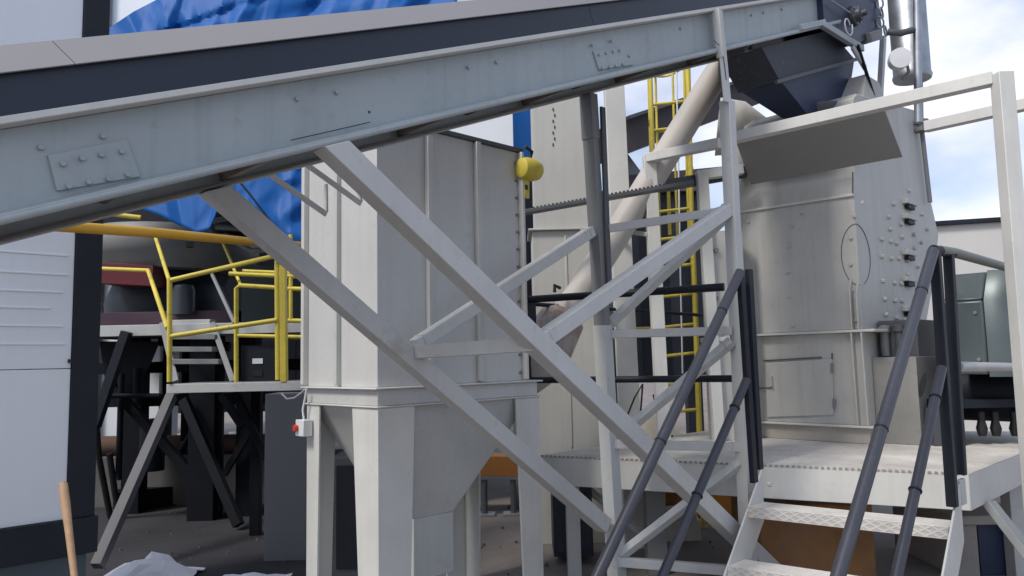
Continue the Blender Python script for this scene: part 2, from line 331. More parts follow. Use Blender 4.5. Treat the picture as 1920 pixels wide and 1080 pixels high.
def mem(name, p, q, w=.06, h=None, m=LG): 
    o = MB().bar(p, q, w, h or w, E2 if abs((q - p).normalized().dot(E2)) < .9 else UP).build(name, m, tre)
    d = (q - p).normalized(); a = d.cross(E2 if abs(d.dot(E2)) < .9 else UP).normalized(); b = d.cross(a).normalized()
    for c, sg in ((p, 1), (q, -1)):
        c = c + d * sg * .052; k = w / 2 + .001; pts = []
        for (u0, v0), (u1, v1) in (((-1, -1), (1, -1)), ((1, -1), (1, 1)), ((1, 1), (-1, 1)), ((-1, 1), (-1, -1))):
            for t in (0, .25, .5, .75): pts.append(c + (a * (u0 + (u1 - u0) * t) + b * (v0 + (v1 - v0) * t)) * k + d * random.uniform(-.002, .002))
        MB().path(pts, .0042, 6, True).build('weld_bead', m, o, bevel=0)
    return o
mem('brace', fr(778, 648), fr(1108, 434), .075)
mem('crossbar', fr(772, 661), nr(1004, 645), .075)
mem('brace', nr(1012, 640), nr(1372, 388), .085)
mem('crossbar', fr(1125, 431), nr(1360, 395), .06)
mem('crossbar', fr(1135, 627), nr(1372, 620), .06)
mem('brace', fr(1138, 612), nr(1366, 402), .06)
mem('crossbar', fr(1142, 832), nr(1388, 838), .065)
mem('brace', fr(1150, 828), nr(1372, 640), .06)
mem('crossbar', fr(1150, 1052), nr(1400, 1072), .065)
mem('brace', fr(1155, 1048), nr(1388, 868), .06)
for p in (P2b, P1b): MB().box(p + UP * .012, E1, E2, UP, .12, .12, .012).build('base_plate', MGREY, tre)

# ------------------------------------------------------------------ filter bin on four legs
K = aY(708, 727, 4.6)
def bn(a, b, z): return V((K.x, K.y, 0)) + E1 * a - E2 * b + UP * z
NR, NL = E2, -E1                  # outward normals of the two faces seen
def onR(x, y, off=0): p = aP(x, y, K + NR * off, NR); return (p - K).dot(E1)
def onL(x, y, off=0): p = aP(x, y, K + NL * off, NL); return -(p - K).dot(E2)
A = onR(976, 500); B = onL(576, 600); zb = K.z; zt = aY(705, 222, 4.6).z
AS = onR(1013, 745)
print('bin', A, B, zb, zt, AS)
fb = thing('filter_bin', 'tall pale grey ribbed steel bin with hopper bottom on tapered legs', 'bin', bn(A / 2, B / 2, 0))
MB().hexa([bn(0, 0, zb), bn(A, 0, zb), bn(A, B, zb), bn(0, B, zb)], [bn(0, 0, zt), bn(A, 0, zt), bn(A, B, zt), bn(0, B, zt)]).build('casing', mat('bin_paint', (.55, .555, .545), .45, var=.05, streak=.12, spot=.12, bump=.04, bscale=12), fb)
MB().hexa([bn(-.03, -.03, zt), bn(A + .03, -.03, zt), bn(A + .03, B + .03, zt), bn(-.03, B + .03, zt)], [bn(-.03, -.03, zt + .03), bn(A + .03, -.03, zt + .03), bn(A + .03, B + .03, zt + .03), bn(-.03, B + .03, zt + .03)]).build('top_rim', DGREY, fb)
for x in (803, 895):
    a = onR(x, 500); MB().hexa([bn(a - .022, -.04, zb + .01), bn(a + .022, -.04, zb + .01), bn(a + .022, .0, zb + .01), bn(a - .022, 0, zb + .01)], [bn(a - .022, -.04, zt - .003), bn(a + .022, -.04, zt - .003), bn(a + .022, 0, zt - .003), bn(a - .022, 0, zt - .003)]).build('rib', LG, fb)
for x in (637,):
    c = onL(x, 500); MB().hexa([bn(-.035, c - .018, zb + .01), bn(0, c - .018, zb + .01), bn(0, c + .018, zb + .01), bn(-.035, c + .018, zb + .01)], [bn(-.035, c - .018, zt - .003), bn(0, c - .018, zt - .003), bn(0, c + .018, zt - .003), bn(-.035, c + .018, zt - .003)]).build('rib', LG, fb)
fl = MB().hexa([bn(A - .012, -.05, zb + .01), bn(A + .014, -.05, zb + .01), bn(A + .014, .0, zb + .01), bn(A - .012, 0, zb + .01)], [bn(A - .012, -.05, zt - .003), bn(A + .014, -.05, zt - .003), bn(A + .014, 0, zt - .003), bn(A - .012, 0, zt - .003)]).build('edge_flange', WG, fb)
MB().hexa([bn(-.04, B - .02, zb + .01), bn(0, B - .02, zb + .01), bn(0, B + .02, zb + .01), bn(-.04, B + .02, zb + .01)], [bn(-.04, B - .02, zt - .003), bn(0, B - .02, zt - .003), bn(0, B + .02, zt - .003), bn(-.04, B + .02, zt - .003)]).build('edge_flange', WG, fb)
for i in range(13):
    z = zb + .06 + i * (zt - zb - .15) / 12; bolt_mb(bn(A - .03, -.0, z), NR, .011, .016).build('bolt', MGREY, fl, bevel=0)
MB().hexa([bn(-.035, -.035, zb - .012), bn(AS, -.035, zb - .012), bn(AS, B + .035, zb - .012), bn(-.035, B + .035, zb - .012)], [bn(-.035, -.035, zb), bn(AS, -.035, zb), bn(AS, B + .035, zb), bn(-.035, B + .035, zb)]).build('bottom_flange', WG, fb)
zs = aY(708, 762, 4.6).z
MB().hexa([bn(0, 0, zs), bn(AS - .03, 0, zs), bn(AS - .03, B, zs), bn(0, B, zs)], [bn(0, 0, zb - .013), bn(AS - .03, 0, zb - .013), bn(AS - .03, B, zb - .013), bn(0, B, zb - .013)]).build('skirt_band', LG, fb)
MB().hexa([bn(-.012, -.012, zs - .012), bn(AS, -.012, zs - .012), bn(AS, B + .012, zs - .012), bn(-.012, B + .012, zs - .012)], [bn(-.012, -.012, zs - .001), bn(AS, -.012, zs - .001), bn(AS, B + .012, zs - .001), bn(-.012, B + .012, zs - .001)]).build('leg_flange', WG, fb)
# four tapered angle legs
zl = zs - .013
def leg(a0, sa, b0, sb, wa, wb, wa2, wb2):
    t = .016; ms = MB()
    ms.hexa([bn(a0, b0, 0), bn(a0 + sa * wa2, b0, 0), bn(a0 + sa * wa2, b0 + sb * t, 0), bn(a0, b0 + sb * t, 0)], [bn(a0, b0, zl), bn(a0 + sa * wa, b0, zl), bn(a0 + sa * wa, b0 + sb * t, zl), bn(a0, b0 + sb * t, zl)])
    ms.hexa([bn(a0, b0 + sb * (t + .0005), 0), bn(a0 + sa * t, b0 + sb * (t + .0005), 0), bn(a0 + sa * t, b0 + sb * wb2, 0), bn(a0, b0 + sb * wb2, 0)], [bn(a0, b0 + sb * (t + .0005), zl), bn(a0 + sa * t, b0 + sb * (t + .0005), zl), bn(a0 + sa * t, b0 + sb * wb, zl), bn(a0, b0 + sb * wb, zl)])
    return ms.build('leg', WG, fb, bevel=.003)
wr = onR(778, 770); wl = onL(660, 775)
leg(0, 1, 0, 1, wr, wl, wr * .8, wl * .68)
leg(0, 1, B, -1, .22, .17, .18, .14)
leg(AS - .01, -1, 0, 1, onR(1018, 800) - onR(974, 800), .25, (onR(1018, 800) - onR(974, 800)) * .8, .2)
leg(AS - .01, -1, B, -1, .24, .22, .2, .18)
MB().hexa([bn(.22, .05, zs - .28), bn(.232, .05, zs - .28), bn(.232, B - .02, zs - .28), bn(.22, B - .02, zs - .28)], [bn(.22, .05, zl), bn(.232, .05, zl), bn(.232, B - .02, zl), bn(.22, B - .02, zl)]).build('apron_plate', LG, fb)
zc = zs - .78
ca, cb, hw = AS * .44, B * .5, .17
MB().hexa([bn(ca - hw, cb - hw, zc), bn(ca + hw, cb - hw, zc), bn(ca + hw, cb + hw, zc), bn(ca - hw, cb + hw, zc)], [bn(.03, .03, zl), bn(AS - .06, .03, zl), bn(AS - .06, B - .03, zl), bn(.03, B - .03, zl)]).build('hopper_cone', LG, fb)
MB().hexa([bn(ca - hw, cb - hw, .3), bn(ca + hw, cb - hw, .3), bn(ca + hw, cb + hw, .3), bn(ca - hw, cb + hw, .3)], [bn(ca - hw, cb - hw, zc - .001), bn(ca + hw, cb - hw, zc - .001), bn(ca + hw, cb + hw, zc - .001), bn(ca - hw, cb + hw, zc - .001)]).build('spout', LG, fb)
# yellow vibrator housing at the far upper edge
vc = aP(993, 318, K - NR * .0 + NR * .06, NR)
yv = MB().lathe(vc + E1 * -.10, E1, [(0, .05), (.01, .072), (.05, .085), (.13, .085), (.18, .07), (.205, .045), (.21, .0)], 20).build('vibrator_housing', YEL, fb, bevel=0)
MB().bar(aP(986, 335, K + NR * .04, NR), aP(986, 372, K + NR * .04, NR), .05, .03, E2).build('vibrator_foot', YEL, yv)
q_ = aP(987, 351, K + NR * .057, NR); MB().box(q_, E1, E2, UP, .014, .002, .018).build('warning_mark', BLK, yv, bevel=0)
MB().path([vc + E1 * .0 + UP * .07, vc + E1 * .03 + UP * .14, vc + E1 * -.04 + UP * .17], .014).build('cable', BLK, yv, bevel=0)
# isolator switch on the leg
sw = aY(570, 802, bn(0, B, 0).y - .06)
isw = thing('isolator_switch', 'small grey isolator box with a red knob on the bin leg', 'switch', sw)
sb = MB().box(sw, E2, E1, UP, .055, .035, .055).build('switch_box', PLAS, isw)
MB().tube(sw - E2 * .03 - E1 * .036, sw - E2 * .03 - E1 * .06, .022).build('knob', REDP, isw, bevel=.002)
MB().path([sw + UP * .045, sw + UP * .12 - E2 * .02, sw + UP * .22 + E2 * .02, sw + UP * .26 + E2 * .03], .007).build('cable', PLAS, isw, bevel=0)
cbl = MB().path([aY(528, 738, 6.2), aY(538, 748, 6.1), aY(552, 746, 6.0), aY(566, 736, 5.6), aY(574, 728, 5.5)], .007)
tag(cbl.build('hanging_cable', PLAS, None, bevel=0), 'thin grey cable drooping between the landing and the bin', 'cable')

# ------------------------------------------------------------------ white panelled building
wc = aY(176, 966, 5.0)                        # bottom outer corner of the trim
WN = E2                                        # face normal seen from the camera
def wl_(x, y, off=0): return aP(x, y, wc + WN * off, WN)
zw = wc.z; ct = V((wc.x, wc.y, 0))
def wp(a, q, z): return ct - E1 * a + E2 * q + UP * z
tw = (wl_(130, 800) - wc).dot(-E1)
bld = thing('panel_building', 'tall white panelled machine house with charcoal corner trim and dark plinth', 'building', wp(1.5, -.5, 0))
def slab(m, a0, a1, q0, q1, z0, z1): return m.hexa([wp(a0, q0, z0), wp(a1, q0, z0), wp(a1, q1, z0), wp(a0, q1, z0)], [wp(a0, q0, z1), wp(a1, q0, z1), wp(a1, q1, z1), wp(a0, q1, z1)])
zse = wl_(60, 692).z
slab(MB(), tw + .003, 4.5, -1.4, 0, zw, zse - .004).build('wall_panel', WALL, bld)
slab(MB(), tw + .003, 4.5, -1.4, 0, zse, 6.2).build('wall_panel', WALL, bld)
slab(MB(), 0, tw, -1.4, .015, zw, 6.2).build('corner_trim', DARK, bld)
slab(MB(), -.02, 4.5, -1.42, .03, zw - .23, zw - .002).build('base_band', DARK, bld)
slab(MB(), .03, 4.5, -1.3, -.03, 0, zw - .232).build('plinth', mat('slate_plinth', (.06, .085, .105), .6, var=.15), bld)
for y, x1 in ((475, 128), (512, 128), (546, 118), (577, 95), (611, 118), (645, 120)):
    z = wl_(60, y).z; a = (wl_(x1, y) - wc).dot(-E1)
    slab(MB(), a, 4.5, -.002, .007, z - .006, z + .006).build('panel_bead', WALL, bld, bevel=.002)
ppa, ppb = aY(192, 20, 10.4), aY(315, 20, 10.4)
upw = thing('cladded_house', 'narrow white cladded upper house wall behind the blue tarpaulin', 'building', V((ppa.x, 10.6, 0)))
MB().hexa([(ppa.x, 10.4, 0), (ppb.x, 10.4, 0), (ppb.x, 11, 0), (ppa.x, 11, 0)], [(ppa.x, 10.4, 8.2), (ppb.x, 10.4, 8.2), (ppb.x, 11, 8.2), (ppa.x, 11, 8.2)]).build('wall', WALL, upw)
MB().bar(V((ppa.x + .12, 10.36, 0)), V((ppa.x + .12, 10.36, 8.2)), .06, .06, V((0, 1, 0))).build('downpipe', MGREY, upw)
MB().box(wl_(131, 677, .004), E1, E2, UP, .012, .012, .012).build('trim_screw', BLK, bld, bevel=0)
st = aY(118, 905, 4.55); sb_ = aY(140, 1085, 4.35)
tag(MB().lathe(st, sb_ - st, [(0, .02), (.01, .025), (.12, .026), (.3, .021), (.6, .018), ((ext(st, sb_, .01) - st).length, .017)], 16).build('wooden_stick', WOOD, None, bevel=0), 'round wooden handle leaning on the white machine house wall', 'stick')

# crumpled white sheets on the ground
def crumple(name, cx, cy, r, h, label, seed):
    rnd = random.Random(seed); n = 9; vs = []; fs = []
    for i in range(n):
        for j in range(n):
            u, v = i / (n - 1) * 2 - 1, j / (n - 1) * 2 - 1; d = max(0, 1 - (u * u + v * v) ** .5)
            vs.append(V((cx + u * r + rnd.uniform(-.06, .06) * r, cy + v * r * .7 + rnd.uniform(-.06, .06) * r, .02 + h * d ** .8 * rnd.uniform(.55, 1.15) + rnd.uniform(0, .02))))
    for i in range(n - 1):
        for j in range(n - 1): fs.append((i * n + j, (i + 1) * n + j, (i + 1) * n + j + 1, i * n + j + 1))
    o = MB().add(vs, fs).build(name, PAPER, None, bevel=0, solid=.006)
    for p in o.data.polygons: p.use_smooth = False
    return tag(o, label, 'sheet')
g = aZ(272, 1092, 0); crumple('crumpled_sheet', g.x, g.y + .05, .36, .22, 'folded white plastic sheet heaped up on the floor', 3)
g = aZ(470, 1098, 0); crumple('crumpled_sheet', g.x, g.y, .28, .07, 'flat white plastic sheet lying low on the floor', 5)

# ------------------------------------------------------------------ left yard: yellow pipe, screen platform, tarped screen
yp = [aY(95, 423, 4.35), aY(300, 437, 4.95), aY(500, 456, 6.1), aY(590, 462, 6.4)]
tag(MB().path(yp, .034, 14).build('handrail_pipe', AMB, None, bevel=0), 'thick amber yellow pipe running level past the dark corner trim', 'pipe')

lp = thing('service_landing', 'grey steel landing with yellow tube guard rails and short steps', 'landing', V((-3.2, 7.6, 0)))
YL = 7.4; zl1 = aY(420, 718, YL).z; zl2 = aY(240, 610, 8.6).z
def lbox(m, x0, x1, y0, y1, z0, z1): return m.hexa([(x0, y0, z0), (x1, y0, z0), (x1, y1, z0), (x0, y1, z0)], [(x0, y0, z1), (x1, y0, z1), (x1, y1, z1), (x0, y1, z1)])
xl = aY(312, 720, YL).x; xr = aY(640, 720, YL).x
lbox(MB(), xl, xr, YL + .013, YL + .9, zl1 - .085, zl1 - .002).build('landing_deck', MGREY, lp)
lbox(MB(), xl, xr, YL, YL + .012, zl1 - .09, zl1).build('edge_beam', LG, lp)
xu = aY(120, 610, 8.6).x
lbox(MB(), xu, 0.2, 8.6, 11.5, zl2 - .12, zl2).build('upper_deck', MGREY, lp)
lbox(MB(), xu, 0.2, 8.58, 8.598, zl2 - .125, zl2 + .002).build('edge_beam', LG, lp)
for (x0, x1) in ((304, 330), (398, 437)):
    MB().bar(aY(x0, 606, 8.55), aY(x1, 716, 7.9), .035, .06, V((1, 0, 0))).build('stringer', MGREY, lp)
for k, (y, xa, xb) in enumerate(((632, 318, 408), (655, 320, 403), (678, 328, 415))):
    Y = 8.4 - k * .15; MB().bar(aY(xa, y, Y), aY(xb, y, Y), .16, .055).build('tread', MGREY, lp)
def yt(pts, r=.025, nm='guard_rail', m=YEL): return MB().path([aY(*p) for p in pts], r).build(nm, m, lp, bevel=0)
yt([(318, 716, YL), (318, 522, YL)], .026, 'rail_post'); yt([(522, 712, YL + .02), (520, 478, YL + .02)], .03, 'rail_post'); 
MB().bar(aY(533, 716, YL + .03), aY(531, 490, YL + .03), .075, .06, V((1, 0, 0))).build('rail_post', YEL, lp)
yt([(318, 526, YL), (516, 480, YL), (521, 492, YL)]); yt([(318, 631, YL), (520, 600, YL)])
yt([(443, 716, YL + .5), (443, 541, YL + .5), (449, 535, YL + .5), (530, 540, YL + .5)], .024); yt([(445, 629, YL + .5), (620, 633, YL + .5)], .02)
yt([(545, 600, 8.2), (545, 440, 8.2)], .022, 'rail_post')
yt([(430, 513, 8.2), (620, 521, 8.2)]); yt([(540, 541, 8.2), (620, 544, 8.2)]); yt([(540, 601, 8.2), (620, 603, 8.2)])
yt([(292, 446, 8.3), (318, 528, 7.45)], .02, 'stair_rail'); yt([(278, 507, 8.6), (314, 615, 7.6)], .024, 'stair_rail'); yt([(100, 500, 9), (278, 507, 8.62)], .024)
yt([(418, 455, 8.9), (452, 536, 8.2)], .018, 'stair_rail'); yt([(398, 515, 8.6), (440, 606, 8.0)], .022, 'stair_rail', MGREY)
yt([(455, 508, 8.2), (545, 512, 8.2)], .02)
for x in (514, 543): yt([(x, 440, 8.9), (x + 1, 280, 8.9)], .02, 'rail_post')
yt([(500, 433, 8.9), (640, 440, 8.9)], .022)
yt([(180, 398, 9.2), (265, 408, 9.2)], .03)
# landing legs and braces
for (p, q, r) in (((238, 622, 8.5), (178, 800, 8.5), .05), ((322, 742, 7.6), (182, 1062, 6.4), .045), ((1, 1, 1), (1, 1, 1), 0)):
    if r: MB().bar(aY(*p), aY(*q), r * 2, r * 2, V((0, 1, 0))).build('brace', DARK if r > .045 else mat('worn_grey_paint', (.085, .085, .095), .55), lp)
for (x, Y, wd) in ((380, 8.7, .30), (462, 8.9, .22), (250, 9.2, .22), (300, 10.5, .2), (350, 9.8, .12), (480, 7.9, .10)):
    t = aY(x, 650, Y); MB().hexa([(t.x - wd / 2, Y, 0), (t.x + wd / 2, Y, 0), (t.x + wd / 2, Y + wd, 0), (t.x - wd / 2, Y + wd, 0)], [(t.x - wd / 2, Y, zl1 - .1 if Y < 8 else zl2 - .13), (t.x + wd / 2, Y, zl1 - .1 if Y < 8 else zl2 - .13), (t.x + wd / 2, Y + wd, zl1 - .1 if Y < 8 else zl2 - .13), (t.x - wd / 2, Y + wd, zl1 - .1 if Y < 8 else zl2 - .13)]).build('leg', DK, lp)
for (p, q, wd) in (((440, 735, 7.8), (500, 860, 7.8), .07), ((205, 720, 8.9), (370, 900, 8.9), .1), ((345, 750, 8.6), (448, 985, 8.2), .1), ((480, 790, 8.8), (420, 890, 8.8), .07), ((415, 740, 8.5), (455, 800, 8.5), .08), ((320, 740, 9.5), (300, 850, 9.5), .06)):
    MB().bar(aY(*p), aY(*q), wd, wd, V((0, 1, 0))).build('brace', DK, lp)
for pts in ([(180, 790), (186, 860), (205, 960), (215, 1000)], [(205, 850), (215, 920), (228, 1005)]):
    MB().path([aY(x, y, 7.0 + .002 * y) for x, y in pts], .035).build('hose', BLK, lp, bevel=0)

for y in (690, 752): lbox(MB(), xu, -.9, 9.35, 9.5, aY(240, y, 9.4).z - .07, aY(240, y, 9.4).z + .07).build('cross_beam', DK, lp)
for (p, q, r) in (((258, 760, 9.0), (258, 690, 9.0), .05), ((300, 640, 9.2), (430, 650, 9.2), .06), ((200, 742, 8.7), (300, 742, 8.7), .03), ((395, 760, 9.5), (330, 860, 9.5), .04), ((228, 700, 8.8), (222, 900, 8.8), .035), ((412, 700, 8.8), (410, 960, 8.8), .03), ((450, 700, 9.1), (486, 900, 9.1), .035)):
    MB().tube(aY(*p), aY(*q), r, 12).build('pipe', DK, lp, bevel=0)
MB().hexa([aY(200, 735, 9.1), aY(262, 735, 9.1), aY(262, 735, 9.8), aY(200, 735, 9.8)], [aY(186, 640, 9.1), aY(300, 640, 9.1), aY(300, 640, 9.8), aY(186, 640, 9.8)]).build('under_chute', DK, lp)
MB().lathe(aY(285, 850, 9.0), UP, [(-.2, .14), (.3, .14), (.34, .11), (.4, .11), (.41, .03)], 20).build('pump', DK, lp, bevel=0)
# screen machine standing on the upper deck
sm = thing('cone_crusher', 'grey bowl topped dark crusher standing on the upper landing deck', 'crusher', aY(330, 600, 10.2))
cc = aY(318, 560, 10.2); cc.z = zl2
zz = lambda y: aY(318, y, 9.2).z - zl2
MB().lathe(cc, UP, [(zz(500), .6), (zz(498), 1.0), (zz(470), 1.12), (zz(462), 1.16), (zz(436), 1.16), (zz(415), 1.05), (zz(405), .6)], 40).build('bowl', MGREY, sm, bevel=0)
MB().lathe(cc, UP, [(.02, .75), (zz(560), .8), (zz(520), .7), (zz(501), .75)], 32).build('main_frame', DARK, sm, bevel=0)
MB().bar(aY(205, 515, 9.35), aY(300, 520, 9.35), .4, .26).build('oil_tank', RED, sm)
lbox(MB(), aY(190, 600, 9.4).x, aY(450, 600, 9.4).x, 9.25, 9.7, zl2, zl2 + .2).build('base_beam', mat('maroon_base', (.06, .03, .05), .6), sm)
MB().lathe(aY(344, 590, 9.2), UP, [(0, .13), (.3, .13), (.36, .11), (.38, .02)], 20).build('motor', mat('slate_motor', (.035, .045, .055), .5), sm, bevel=0)
lbox(MB(), aY(328, 600, 9).x, aY(400, 600, 9).x, 8.9, 9.1, zl2 + .001, zl2 + .07).build('motor_foot', LG, sm)
lbox(MB(), aY(452, 600, 9.2).x, aY(640, 600, 9.2).x, 9.2, 10.0, zl2 + .001, zl2 + .75).build('drive_cabinet', mat('deep_green_cabinet', (.012, .025, .028), .45), sm)
MB().box(aY(356, 459, 9.02), V((1, 0, 0)), V((0, 1, 0)), UP, .04, .03, .035).build('hook_lug', BLK, sm)
for pts in ([(400, 415), (450, 405), (480, 420)], [(405, 425), (440, 428), (490, 432)], [(420, 440), (470, 470), (520, 468)]): MB().path([aY(x, y, 8.95) for x, y in pts], .035).build('pipe', MGREY, sm, bevel=0)
lbox(MB(), aY(150, 350, 9.5).x, aY(700, 350, 9.5).x, 9.5, 10.2, aY(300, 436, 9.5).z, aY(300, 300, 9.5).z).build('screen_box', DARK, sm)
cb2 = thing('control_box', 'black control box with a white label below the yellow rail', 'box', aY(487, 716, 8.3))
bb = lbox(MB(), aY(452, 690, 7.95).x, aY(522, 690, 7.95).x, 7.95, 8.25, zl1, aY(480, 648, 7.95).z).build('box_body', DARK, cb2)
MB().box(aY(483, 677, 7.945), V((1, 0, 0)), V((0, 1, 0)), UP, .055, .003, .028).build('label_plate', PLAS, cb2, bevel=0)
MB().box(aY(483, 700, 7.945), V((1, 0, 0)), V((0, 1, 0)), UP, .05, .004, .03).build('socket', BLK, cb2, bevel=0)

# blue tarp thrown over the screen
def tarp():
    rf = random.Random(23); folds = []
    for k in range(64):
        u0 = rf.random(); an = R(90) + (u0 - .33) * .9 + rf.uniform(-.35, .35) + (1.1 if rf.random() < .15 else 0)
        folds.append((u0, rf.choice((rf.uniform(-.05, .25), rf.uniform(.55, 1.05), rf.random())), math.cos(an), math.sin(an), rf.uniform(.02, .05), rf.choice((-1, 1, 1)) * rf.uniform(.03, .08), rf.uniform(.15, .5)))
    rows = []; nx = 260
    hem = [(150, 378), (245, 384), (300, 404), (368, 437), (392, 430), (408, 394), (432, 402), (480, 432), (520, 472), (575, 480), (700, 470), (830, 440)]
    top = [(205, 52), (250, 22), (300, -4), (420, -20), (620, -22), (790, -14), (860, -10)]
    def interp(t, x):
        for (a, b), (c, d) in zip(t, t[1:]):
            if a <= x <= c: return b + (d - b) * (x - a) / (c - a)
        return t[0][1] if x < t[0][0] else t[-1][1]
    ny = 70
    for j in range(ny + 1):
        v = j / ny; row = []
        for i in range(nx + 1):
            u = i / nx; xt = 205 + u * 650; xb = 150 + u * 680
            yt_, yb = interp(top, xt), interp(hem, xb)
            x = xt + (xb - xt) * v; y = yt_ + (yb - yt_) * v
            Y = 8.9 - .55 * v + .14 * noise.noise(V((u * 3.5, v * 1.6, .3)))
            for (fu, fv, dx, dy, fw, fa_, fl_) in folds:
                al = (u - fu) * dx + (v - fv) * dy; ac = abs((u - fu) * dy - (v - fv) * dx)
                if ac < fw and abs(al) < fl_: Y -= fa_ * (1 - ac / fw) * (1 - (al / fl_) ** 2)
            row.append(aY(x, y, Y))
        rows.append(row)
    back = [[V((p.x * 1.02, p.y + 2.6 * k / 4, p.z + .25 * math.sin(k / 4 * math.pi) - .35 * k / 4 + .05 * math.sin(i * .9 + k))) for i, p in enumerate(rows[0])] for k in (4, 3, 2, 1)]
    rows = back + rows; vs = [p for r_ in rows for p in r_]; n = nx + 1
    fs = [(j * n + i, j * n + i + 1, (j + 1) * n + i + 1, (j + 1) * n + i) for j in range(len(rows) - 1) for i in range(nx)]
    return MB().add(vs, fs).build('tarpaulin', BLU, None, bevel=0, solid=.012)
tag(tarp(), 'bright blue tarpaulin draped over the screen with a pointed loose hem', 'tarpaulin')

tag(MB().path([aY(440, 330, 8.2), aY(470, 366, 8.22), aY(508, 416, 8.25)], .012).build('tie_rope', BLK, None, bevel=0), 'dark rope stretched slanting over the blue tarpaulin', 'rope')
# added shed that closes off light, concrete and rubbish seen through the legs
lbox(MB(), -7, -2.2, 9.7, 10.1, 0, .62).build('concrete_block', mat('dark_concrete', (.11, .105, .10), .9, var=.25, spot=.3, spotcol=(.1, .09, .08), bump=.3), None); tag(bpy.data.objects['concrete_block'], 'low concrete retaining block on the floor beyond the landing legs', 'block')  # this block's concrete has a darker base than the rest
tag(MB().tube(V((-7, 9.92, .76)), V((-2.6, 9.9, .73)), .125, 18).build('rusty_pipe', RUSTY, None, bevel=0), 'rust brown pipe lying along the top of the concrete block', 'pipe')
sh = thing('light_blocking_shed', 'added dark corrugated shed closing off light behind the landing legs', 'shed', V((-7, 16.5, 0)))  # shed added as a dark backdrop to the shaded bay
b = MB()
for i in range(60):
    x = -13 + i * .2; b.hexa([(x, 16.5 + .02 * (i % 2), .75), (x + .2, 16.5 + .02 * (i % 2), .75), (x + .2, 16.6, .75), (x, 16.6, .75)], [(x, 16.5 + .02 * (i % 2), 6.5), (x + .2, 16.5 + .02 * (i % 2), 6.5), (x + .2, 16.6, 6.5), (x, 16.6, 6.5)])
b.build('wall', DARK, sh, bevel=0)
lbox(MB(), -13.2, -.8, 10.6, 20, 6.5, 6.6).build('roof', DGREY, sh)  # roof run forward over the bay to keep light out
for i in range(5): lbox(MB(), -12.5 + i * 2.6, -12.3 + i * 2.6, 16.62, 16.8, 0, 6.5).build('post', DARK, sh)
for i, (x, z, c, hw_) in enumerate(((322, 812, PLAS, .26), (348, 826, PLAS, .2), (203, 812, PLAS, .14), (437, 815, LG, .13), (292, 806, LG, .09))):
    p = aY(x, z, 14.5); tag(lbox(MB(), p.x - hw_, p.x + hw_, 14.3, 14.9, 0, p.z).lathe(V((p.x, 14.6, p.z)), UP, [(0, .12), (.05, .12), (.06, .03)], 12).build('plastic_tank', c, None, bevel=.03), ['biggest white plastic tank seen between the dark braces', 'white plastic tank tucked behind the thick dark leg', 'white plastic tank close to the dark corner trim', 'grey plastic tank by the grey pillar', 'narrow grey plastic tank beside the biggest white tank'][i], 'tank', 'tanks behind the landing legs')
fbm = [aZ(215, 958, .0), aZ(445, 930, .0)]
tag(MB().bar(fbm[0] + UP * .13, fbm[1] + UP * .13, .3, .22).bar(fbm[0] + UP * .012, fbm[1] + UP * .012, .36, .018).build('shadow_band_girder', DK, None), 'added black girder in place of a dark shadow band on the floor under the landing', 'girder')  # black bar added where the floor shows a dark shadow band
gq = aY(645, 950, 6.3)
gc = thing('grey_cupboard', 'dark grey cupboard seen between the tapered bin legs', 'cupboard', V((gq.x, 6.5, 0)))
lbox(MB(), aY(618, 900, 6.3).x, aY(700, 900, 6.3).x, 6.3, 6.8, 0, aY(645, 858, 6.3).z).build('cupboard_body', DGREY, gc)
lbox(MB(), aY(630, 900, 6.28).x, aY(692, 900, 6.28).x, 6.28, 6.299, .08, aY(645, 872, 6.3).z).build('cupboard_door', DARK, gc)
gp0, gp1 = aY(497, 760, 6.9), aY(575, 760, 6.9)
tag(MB().hexa([(gp0.x, 6.9, 0), (gp1.x, 6.9, 0), (gp1.x, 7.3, 0), (gp0.x, 7.3, 0)], [(gp0.x, 6.9, zl1 - .1), (gp1.x, 6.9, zl1 - .1), (gp1.x, 7.3, zl1 - .1), (gp0.x, 7.3, zl1 - .1)]).build('steel_pillar', mat('pillar_grey', (.16, .165, .175), .6, var=.08), None), 'broad plain grey pillar under the landing, beside the bin leg', 'pillar')

# ------------------------------------------------------------------ middle distance
# elevator casing
ec = aY(1003, 600, 7.3); X0 = aY(998, 435, 7.3).x; X1 = aY(1122, 435, 7.3).x
z1 = aY(1050, 432, 7.3).z
el = thing('elevator_casing', 'tall beige bucket elevator casing with a flanged joint', 'elevator', V(((X0 + X1) / 2, 7.6, 0)))
lbox(MB(), X0 + .03, X1 - .02, 7.33, 7.9, z1 + .022, 5.4).build('upper_casing', BEIGE, el)
lbox(MB(), X0 - .04, X1 + .05, 7.26, 7.97, z1, z1 + .02).build('casing_flange', BEIGE, el)
lbox(MB(), X0, X1 + .08, 7.3, 7.93, 0, z1 - .002).build('lower_casing', BEIGE, el)
lbox(MB(), (X0 + X1) / 2 - .01, (X0 + X1) / 2 + .01, 7.29, 7.3, .9, z1 - .05).build('seam_strip', BEIGE, el)
for k in range(7):
    p = aY(1037 + (k % 2) * 3, 205 + k * 11, 7.325); MB().box(p, V((1, 0, 0)), V((0, 1, 0)), UP, .006, .002, .014).build('scratch_mark', BLK, el, bevel=0)
wpx = aY(1162, 500, 7.1)
tag(MB().bar(aY(1150, 150, 7.1), ext(aY(1150, 150, 7.1), aY(1176, 700, 7.1)), .19, .12, V((0, 1, 0))).build('white_post', WG, None), 'tall flat white steel post behind the trestle post', 'post')
dp = thing('duct_pipe', 'fat dusty diagonal duct rising behind the trestle posts', 'duct', aY(1020, 680, 6.7))
